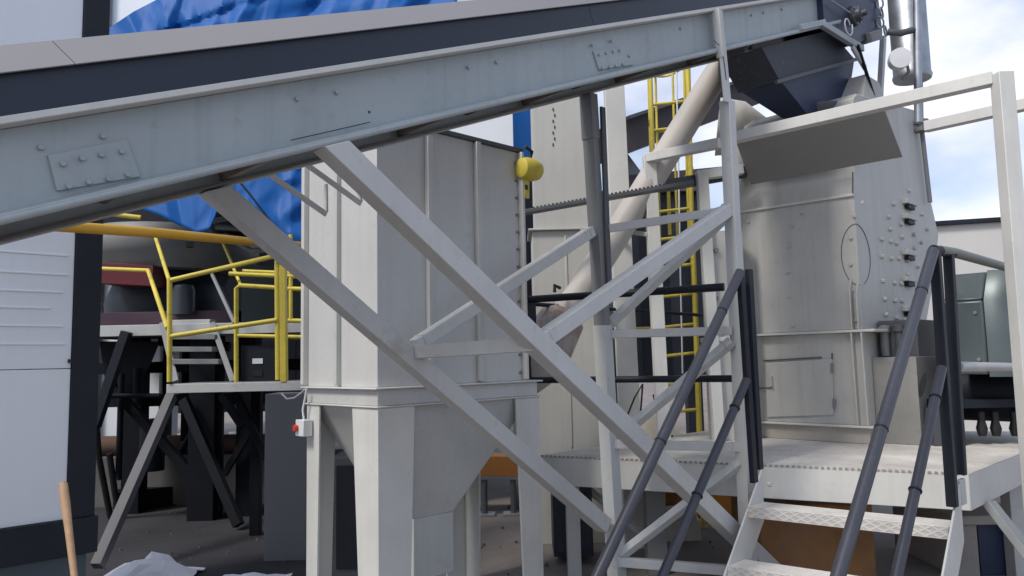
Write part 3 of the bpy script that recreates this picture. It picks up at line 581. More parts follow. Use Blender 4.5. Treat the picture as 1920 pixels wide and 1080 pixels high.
MB().path([aY(1392, 62, 7.0), aY(1330, 160, 6.9), aY(1200, 370, 6.75), aY(1090, 545, 6.65), aY(1050, 600, 6.62)], .125, 22).build('duct_tube', DUCT, dp, bevel=0)
MB().lathe(aY(1062, 585, 6.6), (aY(1000, 690, 6.55) - aY(1062, 585, 6.6)), [(0, .14), (.05, .2), (.35, .24), (.62, .20), (.8, .12)], 24).build('duct_boot', DUCTR, dp, bevel=0)
MB().path([aY(1050, 540, 6.45), aY(1040, 535, 6.4), aY(1040, 548, 6.4)], .015).build('lug', BLK, dp, bevel=0)
ct_ = thing('cable_tray', 'dark perforated cable tray crossing behind the trestle', 'cable tray', aY(1150, 372, 6.3))
p, q = aY(975, 400, 6.4), aY(1300, 343, 6.2); MB().bar(p, q, .10, .035).build('tray', DGREY, ct_)
for k in range(44):
    t = (k + .5) / 44; c = p.lerp(q, t) + UP * .0225
    MB().box(c - V((0, .045, 0)), (q - p).normalized(), V((0, 1, 0)), UP, .009, .004, .006).build('tray_tooth', BLK, ct_, bevel=0)
# dark hall
dh = thing('dark_hall', 'dark navy cladded hall behind the caged ladder', 'building', aY(1230, 700, 10.5) * V((1, 1, 0)))
NV = mat('navy_cladding', (.02, .026, .04), .5, var=.2)
x0, x1 = aY(1150, 600, 10).x, aY(1322, 600, 10).x; ztp = aY(1240, 362, 10).z
lbox(MB(), x0, x1, 10, 12.5, aY(1230, 705, 10).z, ztp).build('wall', NV, dh)
lbox(MB(), x0 - .08, x1 + .05, 9.92, 12.58, ztp + .002, ztp + .07).build('roof', DGREY, dh)
lbox(MB(), x0 + .05, x0 + .25, 10.1, 10.3, 0, aY(1230, 706, 10).z).build('leg', NV, dh); lbox(MB(), x1 - .25, x1 - .05, 10.1, 10.3, 0, aY(1230, 706, 10).z).build('leg', NV, dh)
lbox(MB(), aY(975, 500, 9.2).x, aY(1010, 500, 9.2).x, 9.0, 10.5, 0, aY(980, 301, 9).z).build('side_tower', NV, dh)
b = MB()
for k in range(5): lbox(b, x0 + .1 + k * .28, x0 + .2 + k * .28, 9.985, 10, aY(1230, 700, 10).z, ztp - .1)
b.build('cladding_rib', DARK, dh, bevel=0)
# dark inclined gallery
ga = thing('inclined_gallery', 'dark brown inclined conveyor gallery against the sky', 'gallery', aY(1200, 300, 10.6))
MB().bar(aY(1120, 277, 10.6), aY(1420, 168, 12.2), .9, .46).build('gallery_box', BRN, ga)
MB().bar(aY(1140, 238, 10.5), aY(1420, 145, 12.1), 1.0, .05).build('gallery_roof', DGREY, ga)
MB().hexa([aY(1142, 335, 10.6), aY(1208, 330, 10.6), aY(1208, 330, 11.6), aY(1142, 335, 11.6)], [aY(1142, 268, 10.6), aY(1160, 265, 10.6), aY(1160, 265, 11.6), aY(1142, 268, 11.6)]).build('tail_hopper', MGREY, ga)
MB().bar(aY(1158, 345, 10.7), aY(1440, 318, 10.9), .3, .16).build('lower_beam', BRN, ga)
for x in (1150, 1440): MB().bar(aY(x, 300, 10.9), V((aY(x, 300, 10.9).x, aY(x, 300, 10.9).y, 0)), .16, .16, V((0, 1, 0))).build('leg', BRN, ga)
# caged ladder
la = thing('caged_ladder', 'yellow caged ladder rising past the dark hall', 'ladder', aY(1275, 815, 8.0))
YD = 8.0
def yl(pts, r=.02, nm='stile'): return MB().path([aY(*p) for p in pts], r, 10).build(nm, YEL, la, bevel=0)
yl([(1239, 830, YD), (1236, 690, YD), (1232, 560, YD), (1217, 60, YD)], .026); yl([(1312, 830, YD), (1303, 560, YD), (1296, 400, YD), (1288, 60, YD)], .03)
y = 160; 
for y in (192, 240, 290, 342, 393, 445, 498, 553, 610, 664, 718, 770):
    t = (y - 60) / 770; yl([(1217 + 22 * t, y + 5, YD), (1288 + 24 * t, y - 3, YD)], .017, 'rung')
def hoop(y):
    t = (y - 60) / 770; a, c = aY(1217 + 22 * t, y + 8, YD), aY(1290 + 24 * t, y, YD); m = (a + c) / 2; r = (c - a).length / 2; pts = []
    for k in range(17):
        an = math.pi * k / 16; pts.append(m + (a - m) * math.cos(an) * (1 + .25 * math.sin(an)) + V((.10, 1, 0)) * math.sin(an) * .62)
    MB().path(pts, .014, 8).build('cage_hoop', YEL, la, bevel=0); return pts
hs = [hoop(y) for y in (100, 210, 315, 445)]
for k in (3, 6, 10, 13): MB().path([h[k] for h in hs], .014, 8).build('cage_strap', YEL, la, bevel=0)
yl([(1178, 550, 8.3), (1186, 700, 8.3)], .026, 'landing_post'); yl([(1160, 617, 8.3), (1240, 615, 8.3)], .018, 'landing_rail'); yl([(1253, 355, 8.2), (1256, 440, 8.2)], .02, 'landing_post')
# pale guard frame of the machine behind
gf = thing('safety_railing', 'pale square tube guard frame in front of the caged ladder', 'guard rail', aY(1240, 830, 6.6))
for (p, q, wd) in (((1217, 292, 6.7), (1245, 835, 6.7), .11), ((1316, 330, 7.0), (1348, 830, 7.0), .10), ((1212, 297, 6.7), (1352, 268, 5.9), .08), ((1306, 330, 7.0), (1392, 318, 7.0), .09), ((1150, 430, 7.0), (1215, 440, 6.7), .04)):
    MB().bar(aY(*p), aY(*q), wd, wd, V((0, 1, 0)) if abs(p[0] - q[0]) < 60 else UP).build('post' if abs(p[0] - q[0]) < 60 else 'rail', WG, gf)
MB().bar(aY(1225, 352, 6.9), aY(1400, 322, 7.3), .05, .11).build('toe_board', DGREY, gf)

# ------------------------------------------------------------------ deck with stairs
ZD = .96
FL, FR_ = aZ(1007, 856, ZD), aZ(1816, 891, ZD)
FD = (FR_ - FL).normalized(); FB = V((-FD.y, FD.x, 0))
BLk, BRk = FL + E1 * 2.6, FR_ + E1 * 3.3
pf = thing('steel_platform', 'raised dusty steel platform with grating deck and dark tube rails', 'platform', (FL + BRk) / 2 * V((1, 1, 0)))
t = .03
MB().prism([FL, FR_, BRk, BLk], UP * .006 - UP * 0).build('grating_deck', DECKM, pf, bevel=0)
fh = aZ(1300, 869, ZD).z - aP(1300, 926, FL, V((-FD.y, FD.x, 0))).z
for p, q in ((FL, FR_), (FR_, BRk), (FL, BLk)):
    dd = (q - p).normalized(); nn = V((-dd.y, dd.x, 0))
    if (((FL + BRk) / 2) - p).dot(nn) < 0: nn = -nn
    MB().prism([p + dd * (.001 if p == FL else .0), q, q + nn * .05, p + nn * .05], UP * -fh).build('fascia_beam', WG, pf)
b = MB(); n_ = 80
for i in range(n_):
    p = FL.lerp(FR_, i / n_); q = FL.lerp(FR_, (i + .55) / n_); b.prism([p - FB * .004, q - FB * .004, q + FB * .012, p + FB * .012], UP * .014)
b.build('serrated_edge', mat('grating_edge', (.3, .29, .27), .7), pf, bevel=0)
for (x, y, wd, h) in ((1640, 960, .10, 0), (1395, 960, .07, 0)):
    pass
def pleg(p, wd=.11, m=LG): return MB().hexa([p + V((a, c, -p.z)) for a, c in ((-wd / 2, -wd / 2), (wd / 2, -wd / 2), (wd / 2, wd / 2), (-wd / 2, wd / 2))], [p + V((a, c, ZD - fh - p.z - .001)) for a, c in ((-wd / 2, -wd / 2), (wd / 2, -wd / 2), (wd / 2, wd / 2), (-wd / 2, wd / 2))]).build('leg', m, pf)
pleg(FL + FD * .25 + FB * .12); pleg(FL.lerp(FR_, .27) + FB * .5, .16, MGREY); pleg(FL.lerp(FR_, .62) + FB * .9, .14, LG); pleg(FL.lerp(FR_, .74) + FB * 1.1, .2, LG)
pleg(FR_ + E1 * 1.5 - FD * .12, .12, LG)
b0 = FR_ + E1 * .45; MB().bar(V((b0.x - .05, b0.y - .05, ZD - fh)), V((b0.x + .25, b0.y - .5, 0)), .17, .05, E2).build('raking_leg', mat('leg_shade_grey', (.30, .31, .31), .5), pf)
MB().bar(FL + FB * .6 + UP * -.2, FL + FB * .6 + UP * -.85 + FD * .9, .05, .05, E2).build('brace', LG, pf)
# dark deck rails
RT, RM = aZ(1007, 856, ZD), None
c1 = FL + FD * -.02 + FB * .04
zt1 = aY(985, 562, c1.y).z; zm1 = aY(985, 713, c1.y).z
c2 = aP(1385, 515, FL, FB); c2b = FL + FD * ((c2 - FL).dot(FD)) + FB * .04
def dk(p, q, r, nm, m=DARK): return MB().tube(p, q, r, 14).build(nm, m, pf, bevel=0)
MB().bar(V((c1.x - .04, c1.y, ZD - fh + .02)), V((c1.x - .08, c1.y, zt1 + .03)), .055, .05, E2).build('rail_post', DARK, pf)
dk(V((c1.x - .08, c1.y, zt1)), V((c2b.x - .12, c2b.y, zt1)), .03, 'deck_rail'); dk(V((c1.x - .06, c1.y, zm1)), V((c2b.x - .07, c2b.y, zm1)), .026, 'deck_rail')
dk(V((c1.x - .06, c1.y + .05, zt1 - .03)), aY(1335, 592, 8.1), .018, 'deck_rail')
MB().box(V((c1.x - .06, c1.y + .02, zt1 - .10)), E1, E2, UP, .06, .06, .13).build('rail_bracket', DARK, pf)

# stairs
SL, SR = aZ(1432, 880, ZD), aZ(1797, 906, ZD)
WDT = (SR - SL)
G = -E1
def slp(px, py): return aP(px, py, SL + E2 * .10, E2)
def srp(px, py): return aP(px, py, SR, E2)
st_ = thing('steel_stairs', 'pale steel stairs with dark tube handrails leading up to the platform', 'stairs', SL + G * .9 + WDT / 2 - UP * ZD)
SLOPE = 1.12
def stringer(o, sg):
    pts = [o + UP * .0 + G * .02, o + UP * -.33 + G * .02, o + G * (.02 + .62) + UP * -1.0, o + G * (.02 + .92) + UP * -1.0]
    MB().prism(pts, E2 * .014 * sg).build('stringer', WG, st_)
    MB().bar(pts[0], pts[3], .004, .004)
stringer(SL, -1); stringer(SR, 1)
for d, rise in ((.0, .215), (.29, .54), (.58, .86)):
    a = SL + G * (d + .03) - UP * rise; c = SR + G * (d + .03) - UP * rise; g = G * .21
    tr_ = MB().prism([a + E2 * .002, c - E2 * .002, c + g - E2 * .002, a + g + E2 * .002], UP * -.03).build('tread', TREAD, st_, bevel=.004)
    MB().prism([a + g * 1.005 + E2 * .002 - UP * .001, c + g * 1.005 - E2 * .002 - UP * .001, c + g * 1.02 - E2 * .002 - UP * .001, a + g * 1.02 + E2 * .002 - UP * .001], UP * -.07).build('tread_lip', LIP, tr_, bevel=.002)
for (x, y) in ((1441, 908),): bolt_mb(aP(x, y, SL + E2 * .002, E2), E2, .018, .02).build('bolt', WG, st_, bevel=.003)
def hr(p, q, r=.032): return MB().path([p, q], r, 18).build('handrail', RAILG, st_, bevel=0)
hr(srp(1750, 470), ext(srp(1750, 470), srp(1570, 1085), .45)); hr(srp(1766, 690), ext(srp(1766, 690), srp(1680, 1085), .3), .028)
hr(slp(1388, 510), ext(slp(1388, 510), slp(1118, 1085), .45), .032); hr(slp(1400, 712), ext(slp(1400, 712), slp(1240, 1085), .3), .028)
for (f, pts) in ((srp, [(1753, 470), (1786, 950)]), (srp, [(1778, 470), (1802, 890)]), (slp, [(1388, 510), (1414, 905)]), (slp, [(1404, 505), (1424, 880)])):
    MB().bar(f(*pts[0]), f(*pts[1]), .055, .055 if f is srp else .035, E2).build('rail_post', DARK, st_)
MB().bar(srp(1768, 474), srp(1793, 888), .008, .06, E2)
MB().tube(srp(1750, 468), srp(1786, 476), .03).build('rail_elbow', DARK, st_, bevel=0)
MB().box(srp(1803, 922), E1, E2, UP, .05, .012, .075).build('rail_bracket', LG, st_)
for f, (x0, y0), (x1, y1) in ((srp, (1750, 470), (1570, 1085)), (srp, (1766, 690), (1680, 1085)), (slp, (1388, 510), (1118, 1085)), (slp, (1400, 712), (1240, 1085))):
    p, q = f(x0, y0), f(x1, y1); d = (q - p).normalized()
    for t in (.16, .62):
        c = p.lerp(q, t); MB().tube(c, c + d * .012, .0345, 18).build('weld_joint', DARK, st_, bevel=.002)
hb_ = srp(1762, 470); MB().path([hb_ + UP * .0, aY(1790, 474, hb_.y + .2), aY(1925, 512, hb_.y + 1.5)], .032, 16).build('deck_handrail', mat('olive_grey_rail', (.14, .15, .13), .4), pf, bevel=0)
MB().path([aY(1797, 687, hb_.y + .15), aY(1950, 689, hb_.y + 1.2)], .03, 14).build('deck_midrail', LG, pf, bevel=0)

# tall guard rail frame beside the crusher
gp = thing('guard_rail_frame', 'tall pale square tube rail frame standing beside the crusher', 'guard rail', V((aY(1890, 200, 4.8).x, 4.8, 0)))
pt = aY(1878, 138, 4.8); MB().bar(pt, ext(pt, aY(1907, 500, 4.8)), .10, .10, V((0, 1, 0))).build('post', WG, gp)
MB().bar(aY(1862, 148, 4.85), aY(1378, 258, 5.95), .09, .085).build('top_rail', WG, gp)
MB().bar(aY(1735, 238, 6.1), aY(1960, 188, 5.5), .085, .085).build('side_rail', WG, gp)
pt = aY(1948, 140, 5.5); MB().bar(pt, V((pt.x + .02, pt.y, 0)), .11, .11, V((0, 1, 0))).build('post', WG, gp)

# ------------------------------------------------------------------ impact crusher on the platform
C0 = aZ(1632, 833, ZD + .008)
def cr(a, b, z): return V((C0.x, C0.y, 0)) - E2 * a + E1 * b + UP * z
NF = -E1                                        # front face looks along -E1
def fcp(x, y, off=0): return aP(x, y, C0 + NF * off, NF)
def scp(x, y, off=0): return aP(x, y, C0 + E2 * off, E2)
def fa(x, y): p = fcp(x, y); return -(p - C0).dot(E2), p.z
aw, _ = fa(1385, 640)
print('P2', P2m, P2b, 'decky', aZ(1385,874,ZD), 'SL', SL.dot(E2), 'near', PN.dot(E2), SR, FL, FR_)
print('crusher width', aw, 'C0', C0)
zfl = fa(1632, 622)[1]; zbf = fa(1620, 798)[1]
z3 = fa(1640, 358)[1]; z3l = fa(1390, 394)[1]
CW = aw
cz = thing('impact_crusher', 'big pale grey impact crusher with bolted side plates and inspection door', 'crusher', cr(CW / 2, .7, ZD))
CRP = mat('crusher_paint', (.475, .47, .44), .5, var=.10, streak=.28, spot=.2, spotcol=(.3, .27, .23), bump=.05, bscale=20)
MB().hexa([cr(-.0, 0, ZD + .008), cr(CW, 0, ZD + .008), cr(CW, 1.1, ZD + .008), cr(0, 1.1, ZD + .008)], [cr(0, 0, zbf - .02), cr(CW, 0, zbf - .02), cr(CW, 1.1, zbf - .02), cr(0, 1.1, zbf - .02)]).build('base_skirt', mat('dusty_base', (.42, .39, .35), .8, var=.2), cz)
MB().hexa([cr(-.05, -.05, zbf - .019), cr(CW, -.05, zbf - .019), cr(CW, 1.1, zbf - .019), cr(-.05, 1.1, zbf - .019)], [cr(-.05, -.05, zbf), cr(CW, -.05, zbf), cr(CW, 1.1, zbf), cr(-.05, 1.1, zbf)]).build('base_flange', WG, cz)
lo = MB().hexa([cr(0, 0.004, zbf + .001), cr(CW, 0.004, zbf + .001), cr(CW, 1.0, zbf + .001), cr(0, 1.0, zbf + .001)], [cr(0, .004, zfl - .001), cr(CW, .004, zfl - .001), cr(CW, 1.0, zfl - .001), cr(0, 1.0, zfl - .001)]).build('lower_body', CRP, cz)
MB().hexa([cr(-.12, -.07, zfl), cr(CW, -.07, zfl), cr(CW, 1.3, zfl), cr(-.12, 1.3, zfl)], [cr(-.12, -.07, zfl + .022), cr(CW, -.07, zfl + .022), cr(CW, 1.3, zfl + .022), cr(-.12, 1.3, zfl + .022)]).build('body_flange', WG, cz)
zu = zfl + .023
# upper body: side profile in (b, z)
ztop = aP(1722, 205, C0 + E2 * 0, E2).z
def bb_(x, y): p = scp(x, y); return (p - C0).dot(E1), p.z
ztop = aP(1655, 203, C0, E2).z
prof = [(0, zu), (0, z3), (.06, z3 + .3), (.14, ztop - .06), (.22, ztop), bb_(1722, 208), bb_(1732, 300), bb_(1742, 362), bb_(1760, 440), bb_(1752, 520), bb_(1738, 600), (1.15, zu)]
up_ = MB().prism([cr(0, b, z) for b, z in prof], -E2 * CW).build('upper_body', CRP, cz, bevel=.01)
lp_ = MB()
MB().hexa([cr(-.004, -.02, z3 - .015), cr(CW, -.02, z3l - .03), cr(CW, -.0, z3l - .03), cr(-.004, 0, z3 - .015)], [cr(-.004, -.02, z3 + .01), cr(CW, -.02, z3l - .005), cr(CW, 0, z3l - .005), cr(-.004, 0, z3 + .01)]).build('seam_lip', WG, cz)
MB().path([cr(.0, -.022, z3 + .01), cr(-.01, -.01, z3 + .2)], .006).build('weld_seam', DGREY, cz, bevel=0)
# deflector plate: hinged at the top rail, leaning back down to the body
q1, q2 = aP(1378, 262, C0 + NF * .38, NF), aP(1655, 196, C0 + NF * .38, NF); q3, q4 = aP(1692, 294, C0 + NF * .04, NF), aP(1408, 346, C0 + NF * .04, NF)
MB().prism([q1, q2, q3, q4], E1 * .012).build('deflector_plate', mat('plate_grey', (.25, .245, .235), .55, var=.06), cz)
MB().bar(q1 + UP * .012, aP(1650, 190, C0 + NF * .4, NF), .016, .02).build('hinge_rod', DARK, cz)
for j in range(3):
    pass
# bolts on the front plate
for (x, y) in ((1403, 416), (1504, 399), (1487, 424), (1480, 462), (1477, 511), (1480, 556), (1487, 610), (1618, 380), (1603, 405), (1596, 446), (1596, 495), (1598, 545), (1606, 600)):
    bolt_mb(fcp(x, y), NF, .017, .018).build('bolt', CRP, up_, bevel=.003)
for (x, y) in ((1665, 407), (1674, 383), (1652, 449), (1669, 453), (1680, 457), (1652, 481), (1670, 485), (1684, 485), (1654, 527), (1676, 531), (1688, 532), (1658, 561), (1677, 564), (1690, 565), (1698, 470), (1699, 489), (1713, 465), (1737, 430), (1727, 402), (1703, 358), (1688, 421), (1700, 515), (1660, 590), (1680, 596), (1694, 600), (1668, 430), (1690, 445), (1712, 440), (1726, 455), (1709, 530), (1727, 540), (1716, 560), (1700, 585), (1720, 500), (1741, 470), (1735, 500), (1714, 385)):
    bolt_mb(scp(x, y), E2, .021, .026).build('bolt', CRP, up_, bevel=.003)
for y in (380, 408, 475, 524, 580):
    p = scp(1705, y, .02); h_ = MB().box(p, E1, E2, UP, .14, .03, .022).build('hinge_block', CRP, cz); MB().box(p + UP * -.05 + E2 * .002, E1, E2, UP, .09, .02, .02).build('pin_slot', DARK, h_)
pts = []
for k in range(25):
    an = math.pi * k / 24; z = scp(1634, 482).z + .27 * math.cos(an); pts.append(cr(.14 * math.sin(an), -.003, z))
MB().path(pts, .003, 6).build('ring_seam', DGREY, cz, bevel=0)
pts = []
for k in range(22):
    an = math.pi * k / 24; z = scp(1634, 482).z + .27 * math.cos(an); pts.append(cr(-.003, .27 * math.sin(an), z))
MB().path(pts, .003, 6).build('ring_seam', DGREY, cz, bevel=0)
# ribs at the corner
zr = fa(1615, 520)[1]
for a, zz0, zz1 in ((.075, zu, zr), (.02, zu, zr - .05)):
    MB().prism([cr(a, 0, zz0), cr(a, -.065, zz0), cr(a, -.06, zz1 - .1), cr(a, -.02, zz1), cr(a, 0, zz1)], E2 * .014).build('corner_rib', CRP, cz, bevel=.003)
for a in (.085, .0):
    MB().prism([cr(a, 0, zbf + .001), cr(a, -.045, zbf + .001), cr(a, -.065, zfl - .001), cr(a, 0, zfl - .001)], E2 * .014).build('corner_rib', CRP, cz, bevel=.003)
MB().prism([cr(-.1, .0, zu), cr(-.1, .2, zu), cr(-.1, .0, zu + .14)], E2 * -.02)
# inspection door
dq = [(1436, 680), (1562, 673), (1564, 778), (1440, 782)]
dr = MB().prism([fcp(x, y, -.003) for x, y in dq], NF * .018).build('inspection_door', CRP, cz, bevel=.004)
for (x, y) in ((1560, 690), (1564, 757)): MB().tube(fcp(x, y - 9, .02), fcp(x, y + 9, .02), .012).build('hinge', MGREY, dr, bevel=.002)
MB().box(fcp(1446, 715, .03), E2, E1, UP, .012, .02, .05).build('latch', CRP, dr)
MB().bar(fcp(1416, 728, .02), fcp(1446, 727, .02), .012).build('latch_bar', DGREY, dr)
MB().bar(fcp(1432, 676, .004), fcp(1540, 670, .004), .02, .01).build('door_lip', DGREY, cz, bevel=.001)
MB().bar(fcp(1560, 662, .008), fcp(1560, 690, .008), .008, .01, E2).build('door_stop', DGREY, cz, bevel=.001)
# feed throat and top housings
fc = (bl + br + bl2 + br2) / 4
MB().lathe(V((fc.x, fc.y, fc.z)), UP, [(-.10, .26), (-.03, .30), (-.005, .30), (.01, .24)], 32).build('feed_collar', DGREY, cz, bevel=0)
hp = aY(1392, 240, 7.6); MB().lathe(hp, V((.8, -.2, -.12)), [(-.25, .30), (.0, .27), (.22, .12), (.27, .10)], 28).build('air_hood', WG, cz, bevel=0)
MB().lathe(aY(1392, 385, 7.6), UP, [(-.2, .14), (.0, .15), (.2, .12), (.42, .05)], 28).build('inlet_dome', WG, cz, bevel=0)
MB().hexa([cr(.05, .5, ztop + .001), cr(.75, .5, ztop + .001), cr(.75, 1.2, ztop + .001), cr(.05, 1.2, ztop + .001)], [cr(.1, .75, ztop + .35), cr(.55, .75, ztop + .35), cr(.55, 1.1, ztop + .35), cr(.1, 1.1, ztop + .35)]).build('top_housing', BEIGE, cz)
MB().hexa([cr(CW + .001, .1, ZD + .4), cr(CW + .18, .15, ZD + .4), cr(CW + .18, 1, ZD + .4), cr(CW + .001, 1, ZD + .4)], [cr(CW + .001, .1, ztop - .6), cr(CW + .05, .15, ztop - .6), cr(CW + .05, 1, ztop - .6), cr(CW + .001, 1, ztop - .6)]).build('side_housing', CRP, cz)
hA, hB = aY(1330, 600, 7.0), aY(1400, 600, 7.0)
lbox(MB(), hA.x, hB.x, 7.0, 7.22, ZD + .008, aY(1360, 432, 7.0).z).build('rear_housing', CRP, cz)
lbox(MB(), hA.x - .03, hB.x, 6.96, 7.26, aY(1360, 640, 7.0).z, aY(1360, 632, 7.0).z).build('body_flange', WG, cz)
for y in (470, 560, 700): bolt_mb(aY(1342, y, 7.0), V((0, -1, 0)), .025, .03).build('bolt', MGREY, cz, bevel=0)
# bearing and belt guard pedestal
pd = MB().hexa([cr(-.36, .15, ZD + .007), cr(-.001, .15, ZD + .007), cr(-.001, 1.0, ZD + .007), cr(-.36, 1.0, ZD + .007)], [cr(-.36, .15, zfl - .22), cr(-.001, .15, zfl - .22), cr(-.001, 1.0, zfl - .22), cr(-.36, 1.0, zfl - .22)]).build('bearing_pedestal', mat('pedestal_shaded_paint', (.25, .245, .23), .6, var=.15, streak=.3, spot=.3, spotcol=(.14, .12, .1)), cz)  # base colour darkened to paint in the shade on the pedestal
PB = cr(0, .148, 0); so_ = [aP(1730 + 6 * math.cos(k * .524) + 5 * math.sin(k * .524), 722 - 24 * math.sin(k * .524), PB, -E1) for k in range(12)]
MB().prism(so_, -E1 * .003).build('slot_hole', BLK, pd, bevel=0)
MB().hexa([cr(-.34, .3, zfl - .219), cr(-.02, .3, zfl - .219), cr(-.02, .9, zfl - .219), cr(-.34, .9, zfl - .219)], [cr(-.34, .3, zfl + .10), cr(-.02, .3, zfl + .10), cr(-.02, .9, zfl + .10), cr(-.34, .9, zfl + .10)]).build('coupling_guard', DGREY, cz)
for q_ in (.08, .2): MB().lathe(cr(-q_, .27, zfl - .21), UP, [(0, .035), (.2, .035), (.21, .05), (.26, .05), (.27, .02)], 14).build('adjuster_bolt', (MGREY if q_ < .1 else DGREY), cz, bevel=0)
MB().lathe(cr(-.001, .62, zfl - .05), E2, [(0, .12), (.08, .12), (.1, .08), (.2, .07), (.26, .03), (.34, .03)], 28).build('bearing_housing', DGREY, cz, bevel=0)
# drain pipe at the body's rear edge
MB().tube(scp(1724, 40, .05), scp(1727, 230, .05), .025).tube(scp(1727, 230, .05), scp(1744, 380, .05), .022).build('conduit', MGREY, cz, bevel=0)
MB().lathe(scp(1728, 236, .06), UP, [(-.07, .03), (-.06, .07), (-.03, .07), (-.02, .04), (.02, .04), (.03, .07), (.06, .07), (.07, .03)], 18).build('conduit_coupling', MGREY, cz, bevel=0)

# motor with its belt guard, behind the crusher
mo = thing('drive_motor', 'dark green drive motor under a rounded sheet steel guard', 'motor', aY(1850, 800, 6.6))
a0, a1 = aY(1765, 600, 5.9), aY(1850, 600, 5.9)
def mg(x, y, Y): return aY(x, y, Y)
pr = [mg(1765, 715, 5.9), mg(1765, 570, 5.9), mg(1775, 532, 6.0), mg(1848, 518, 6.0), mg(1846, 560, 5.9), mg(1856, 715, 5.9)]
MB().prism([mg(1760, 700, 6), mg(1760, 565, 6), mg(1762, 562, 6), mg(1838, 558, 6), mg(1850, 700, 6)], E1 * .9)
fx = lambda x, y, Y: aY(x, y, Y)
G0 = aY(1778, 690, 6.2); G0 = V((G0.x, G0.y, 0))
def gp_(a, b, z): return G0 + E2 * a + E1 * b + UP * z
def gz(y): return aP(1840, y, G0, -E1).z
ga1 = (aP(1846, 600, G0, -E1) - G0).dot(E2); zlo, zmid, zhi = gz(702), gz(562), gz(520) + .06
MB().hexa([gp_(0, 0, zlo), gp_(ga1, 0, zlo), gp_(ga1, .9, zlo), gp_(0, .9, zlo)], [gp_(0, 0, zmid), gp_(ga1, 0, zmid), gp_(ga1, .9, zmid), gp_(0, .9, zmid)]).hexa([gp_(0, 0, zmid + .001), gp_(ga1, 0, zmid + .001), gp_(ga1, .9, zmid + .001), gp_(0, .9, zmid + .001)], [gp_(0, .2, zhi), gp_(ga1, .2, zhi), gp_(ga1, .7, zhi), gp_(0, .7, zhi)]).build('belt_guard', MOTG, mo, bevel=.02)
vs, fs = [], []; n = 14
for k in range(n + 1):
    an = math.pi / 2 * k / n; a = ga1 + .003 + .40 * math.sin(an); bq = .40 * (1 - math.cos(an)); dz = .22 * (1 - math.cos(an))
    vs += [gp_(a, bq, zlo - .02), gp_(a, bq, zmid - dz), gp_(a, bq + .18 * math.cos(an), zhi + .01 - dz), gp_(a, .9, zhi - dz), gp_(a, .9, zlo - .02)]
for k in range(n):
    for j in range(5): fs.append((k * 5 + j, k * 5 + (j + 1) % 5, (k + 1) * 5 + (j + 1) % 5, (k + 1) * 5 + j))
fs += [(0, 1, 2, 3, 4), tuple(n * 5 + j for j in (4, 3, 2, 1, 0))]
MB().add(vs, fs).build('guard_end', MOTG, mo, bevel=.012)
for z in (zlo + .12, zmid - .1): bolt_mb(gp_(ga1 - .06, 0, z), -E1, .014, .014).build('bolt', MGREY, mo, bevel=0)
MB().lathe(gp_(ga1 + .28, .1, gz(612)), V((.25, -.95, 0)), [(-.12, .10), (.10, .10), (.11, .08), (.16, .075), (.17, .03)], 24).build('shaft_boss', MOTG, mo, bevel=0)
MB().lathe(aY(1830, 735, 6.7), E2, [(-.35, .2), (-.3, .25), (.5, .25), (.55, .2), (.56, .05)], 28).build('motor_body', DARK, mo, bevel=0)
for x in (1840, 1866, 1902): MB().lathe(aY(x, 790, 6.3), UP, [(-.12, .03), (-.06, .045), (.0, .03), (.08, .03)], 12).build('anti_vibration_foot', BLK, mo, bevel=0)
lbox(MB(), aY(1770, 760, 6.2).x, aY(1990, 760, 6.2).x, 6.2, 7.2, aY(1800, 766, 6.2).z, aY(1800, 750, 6.2).z).build('motor_base', DARK, mo)
lbox(MB(), aY(1770, 800, 6.1).x, aY(1830, 800, 6.1).x, 6.25, 7.1, ZD + .008, aY(1800, 767, 6.2).z).build('base_stand', DGREY, mo)

# silencer and lamp beside the crusher head
si = thing('exhaust_silencer', 'shiny galvanised cylinder hanging beside the crusher top', 'silencer', aY(1706, 155, 6.9))
sx = aY(1707, 100, 6.9)
def rad(px_): return px_ / F * 6.9
zc0 = aY(1707, 150, 6.9).z
MB().lathe(V((sx.x, sx.y, zc0)), UP, [(0, rad(33)), (.03, rad(35)), (.06, rad(33)), (2.2, rad(33)), (2.25, rad(28))], 36).build('silencer_shell', GALV, si, bevel=0)
MB().tube(aY(1722, 230, 6.6), aY(1716, -300, 6.6), .035).build('stay_pipe', GALV, si, bevel=0)
MB().path([aY(1664, 60, 6.6), aY(1690, 62, 6.55), aY(1712, 56, 6.6)], .03).build('clamp', DGREY, si, bevel=0)
wl2 = thing('work_lamp', 'round white work lamp beside the shiny cylinder', 'lamp', aY(1692, 108, 6.4))
MB().lathe(aY(1688, 109, 6.45), V((-.25, -1, -.1)), [(-.14, .05), (-.12, .08), (-.02, .095), (.02, .09), (.025, .0)], 24).build('lamp_housing', PLAS, wl2, bevel=0)
MB().path([aY(1700, 118, 6.5), aY(1704, 135, 6.55), aY(1690, 150, 6.6)], .014).build('lamp_arm', MGREY, wl2, bevel=0)

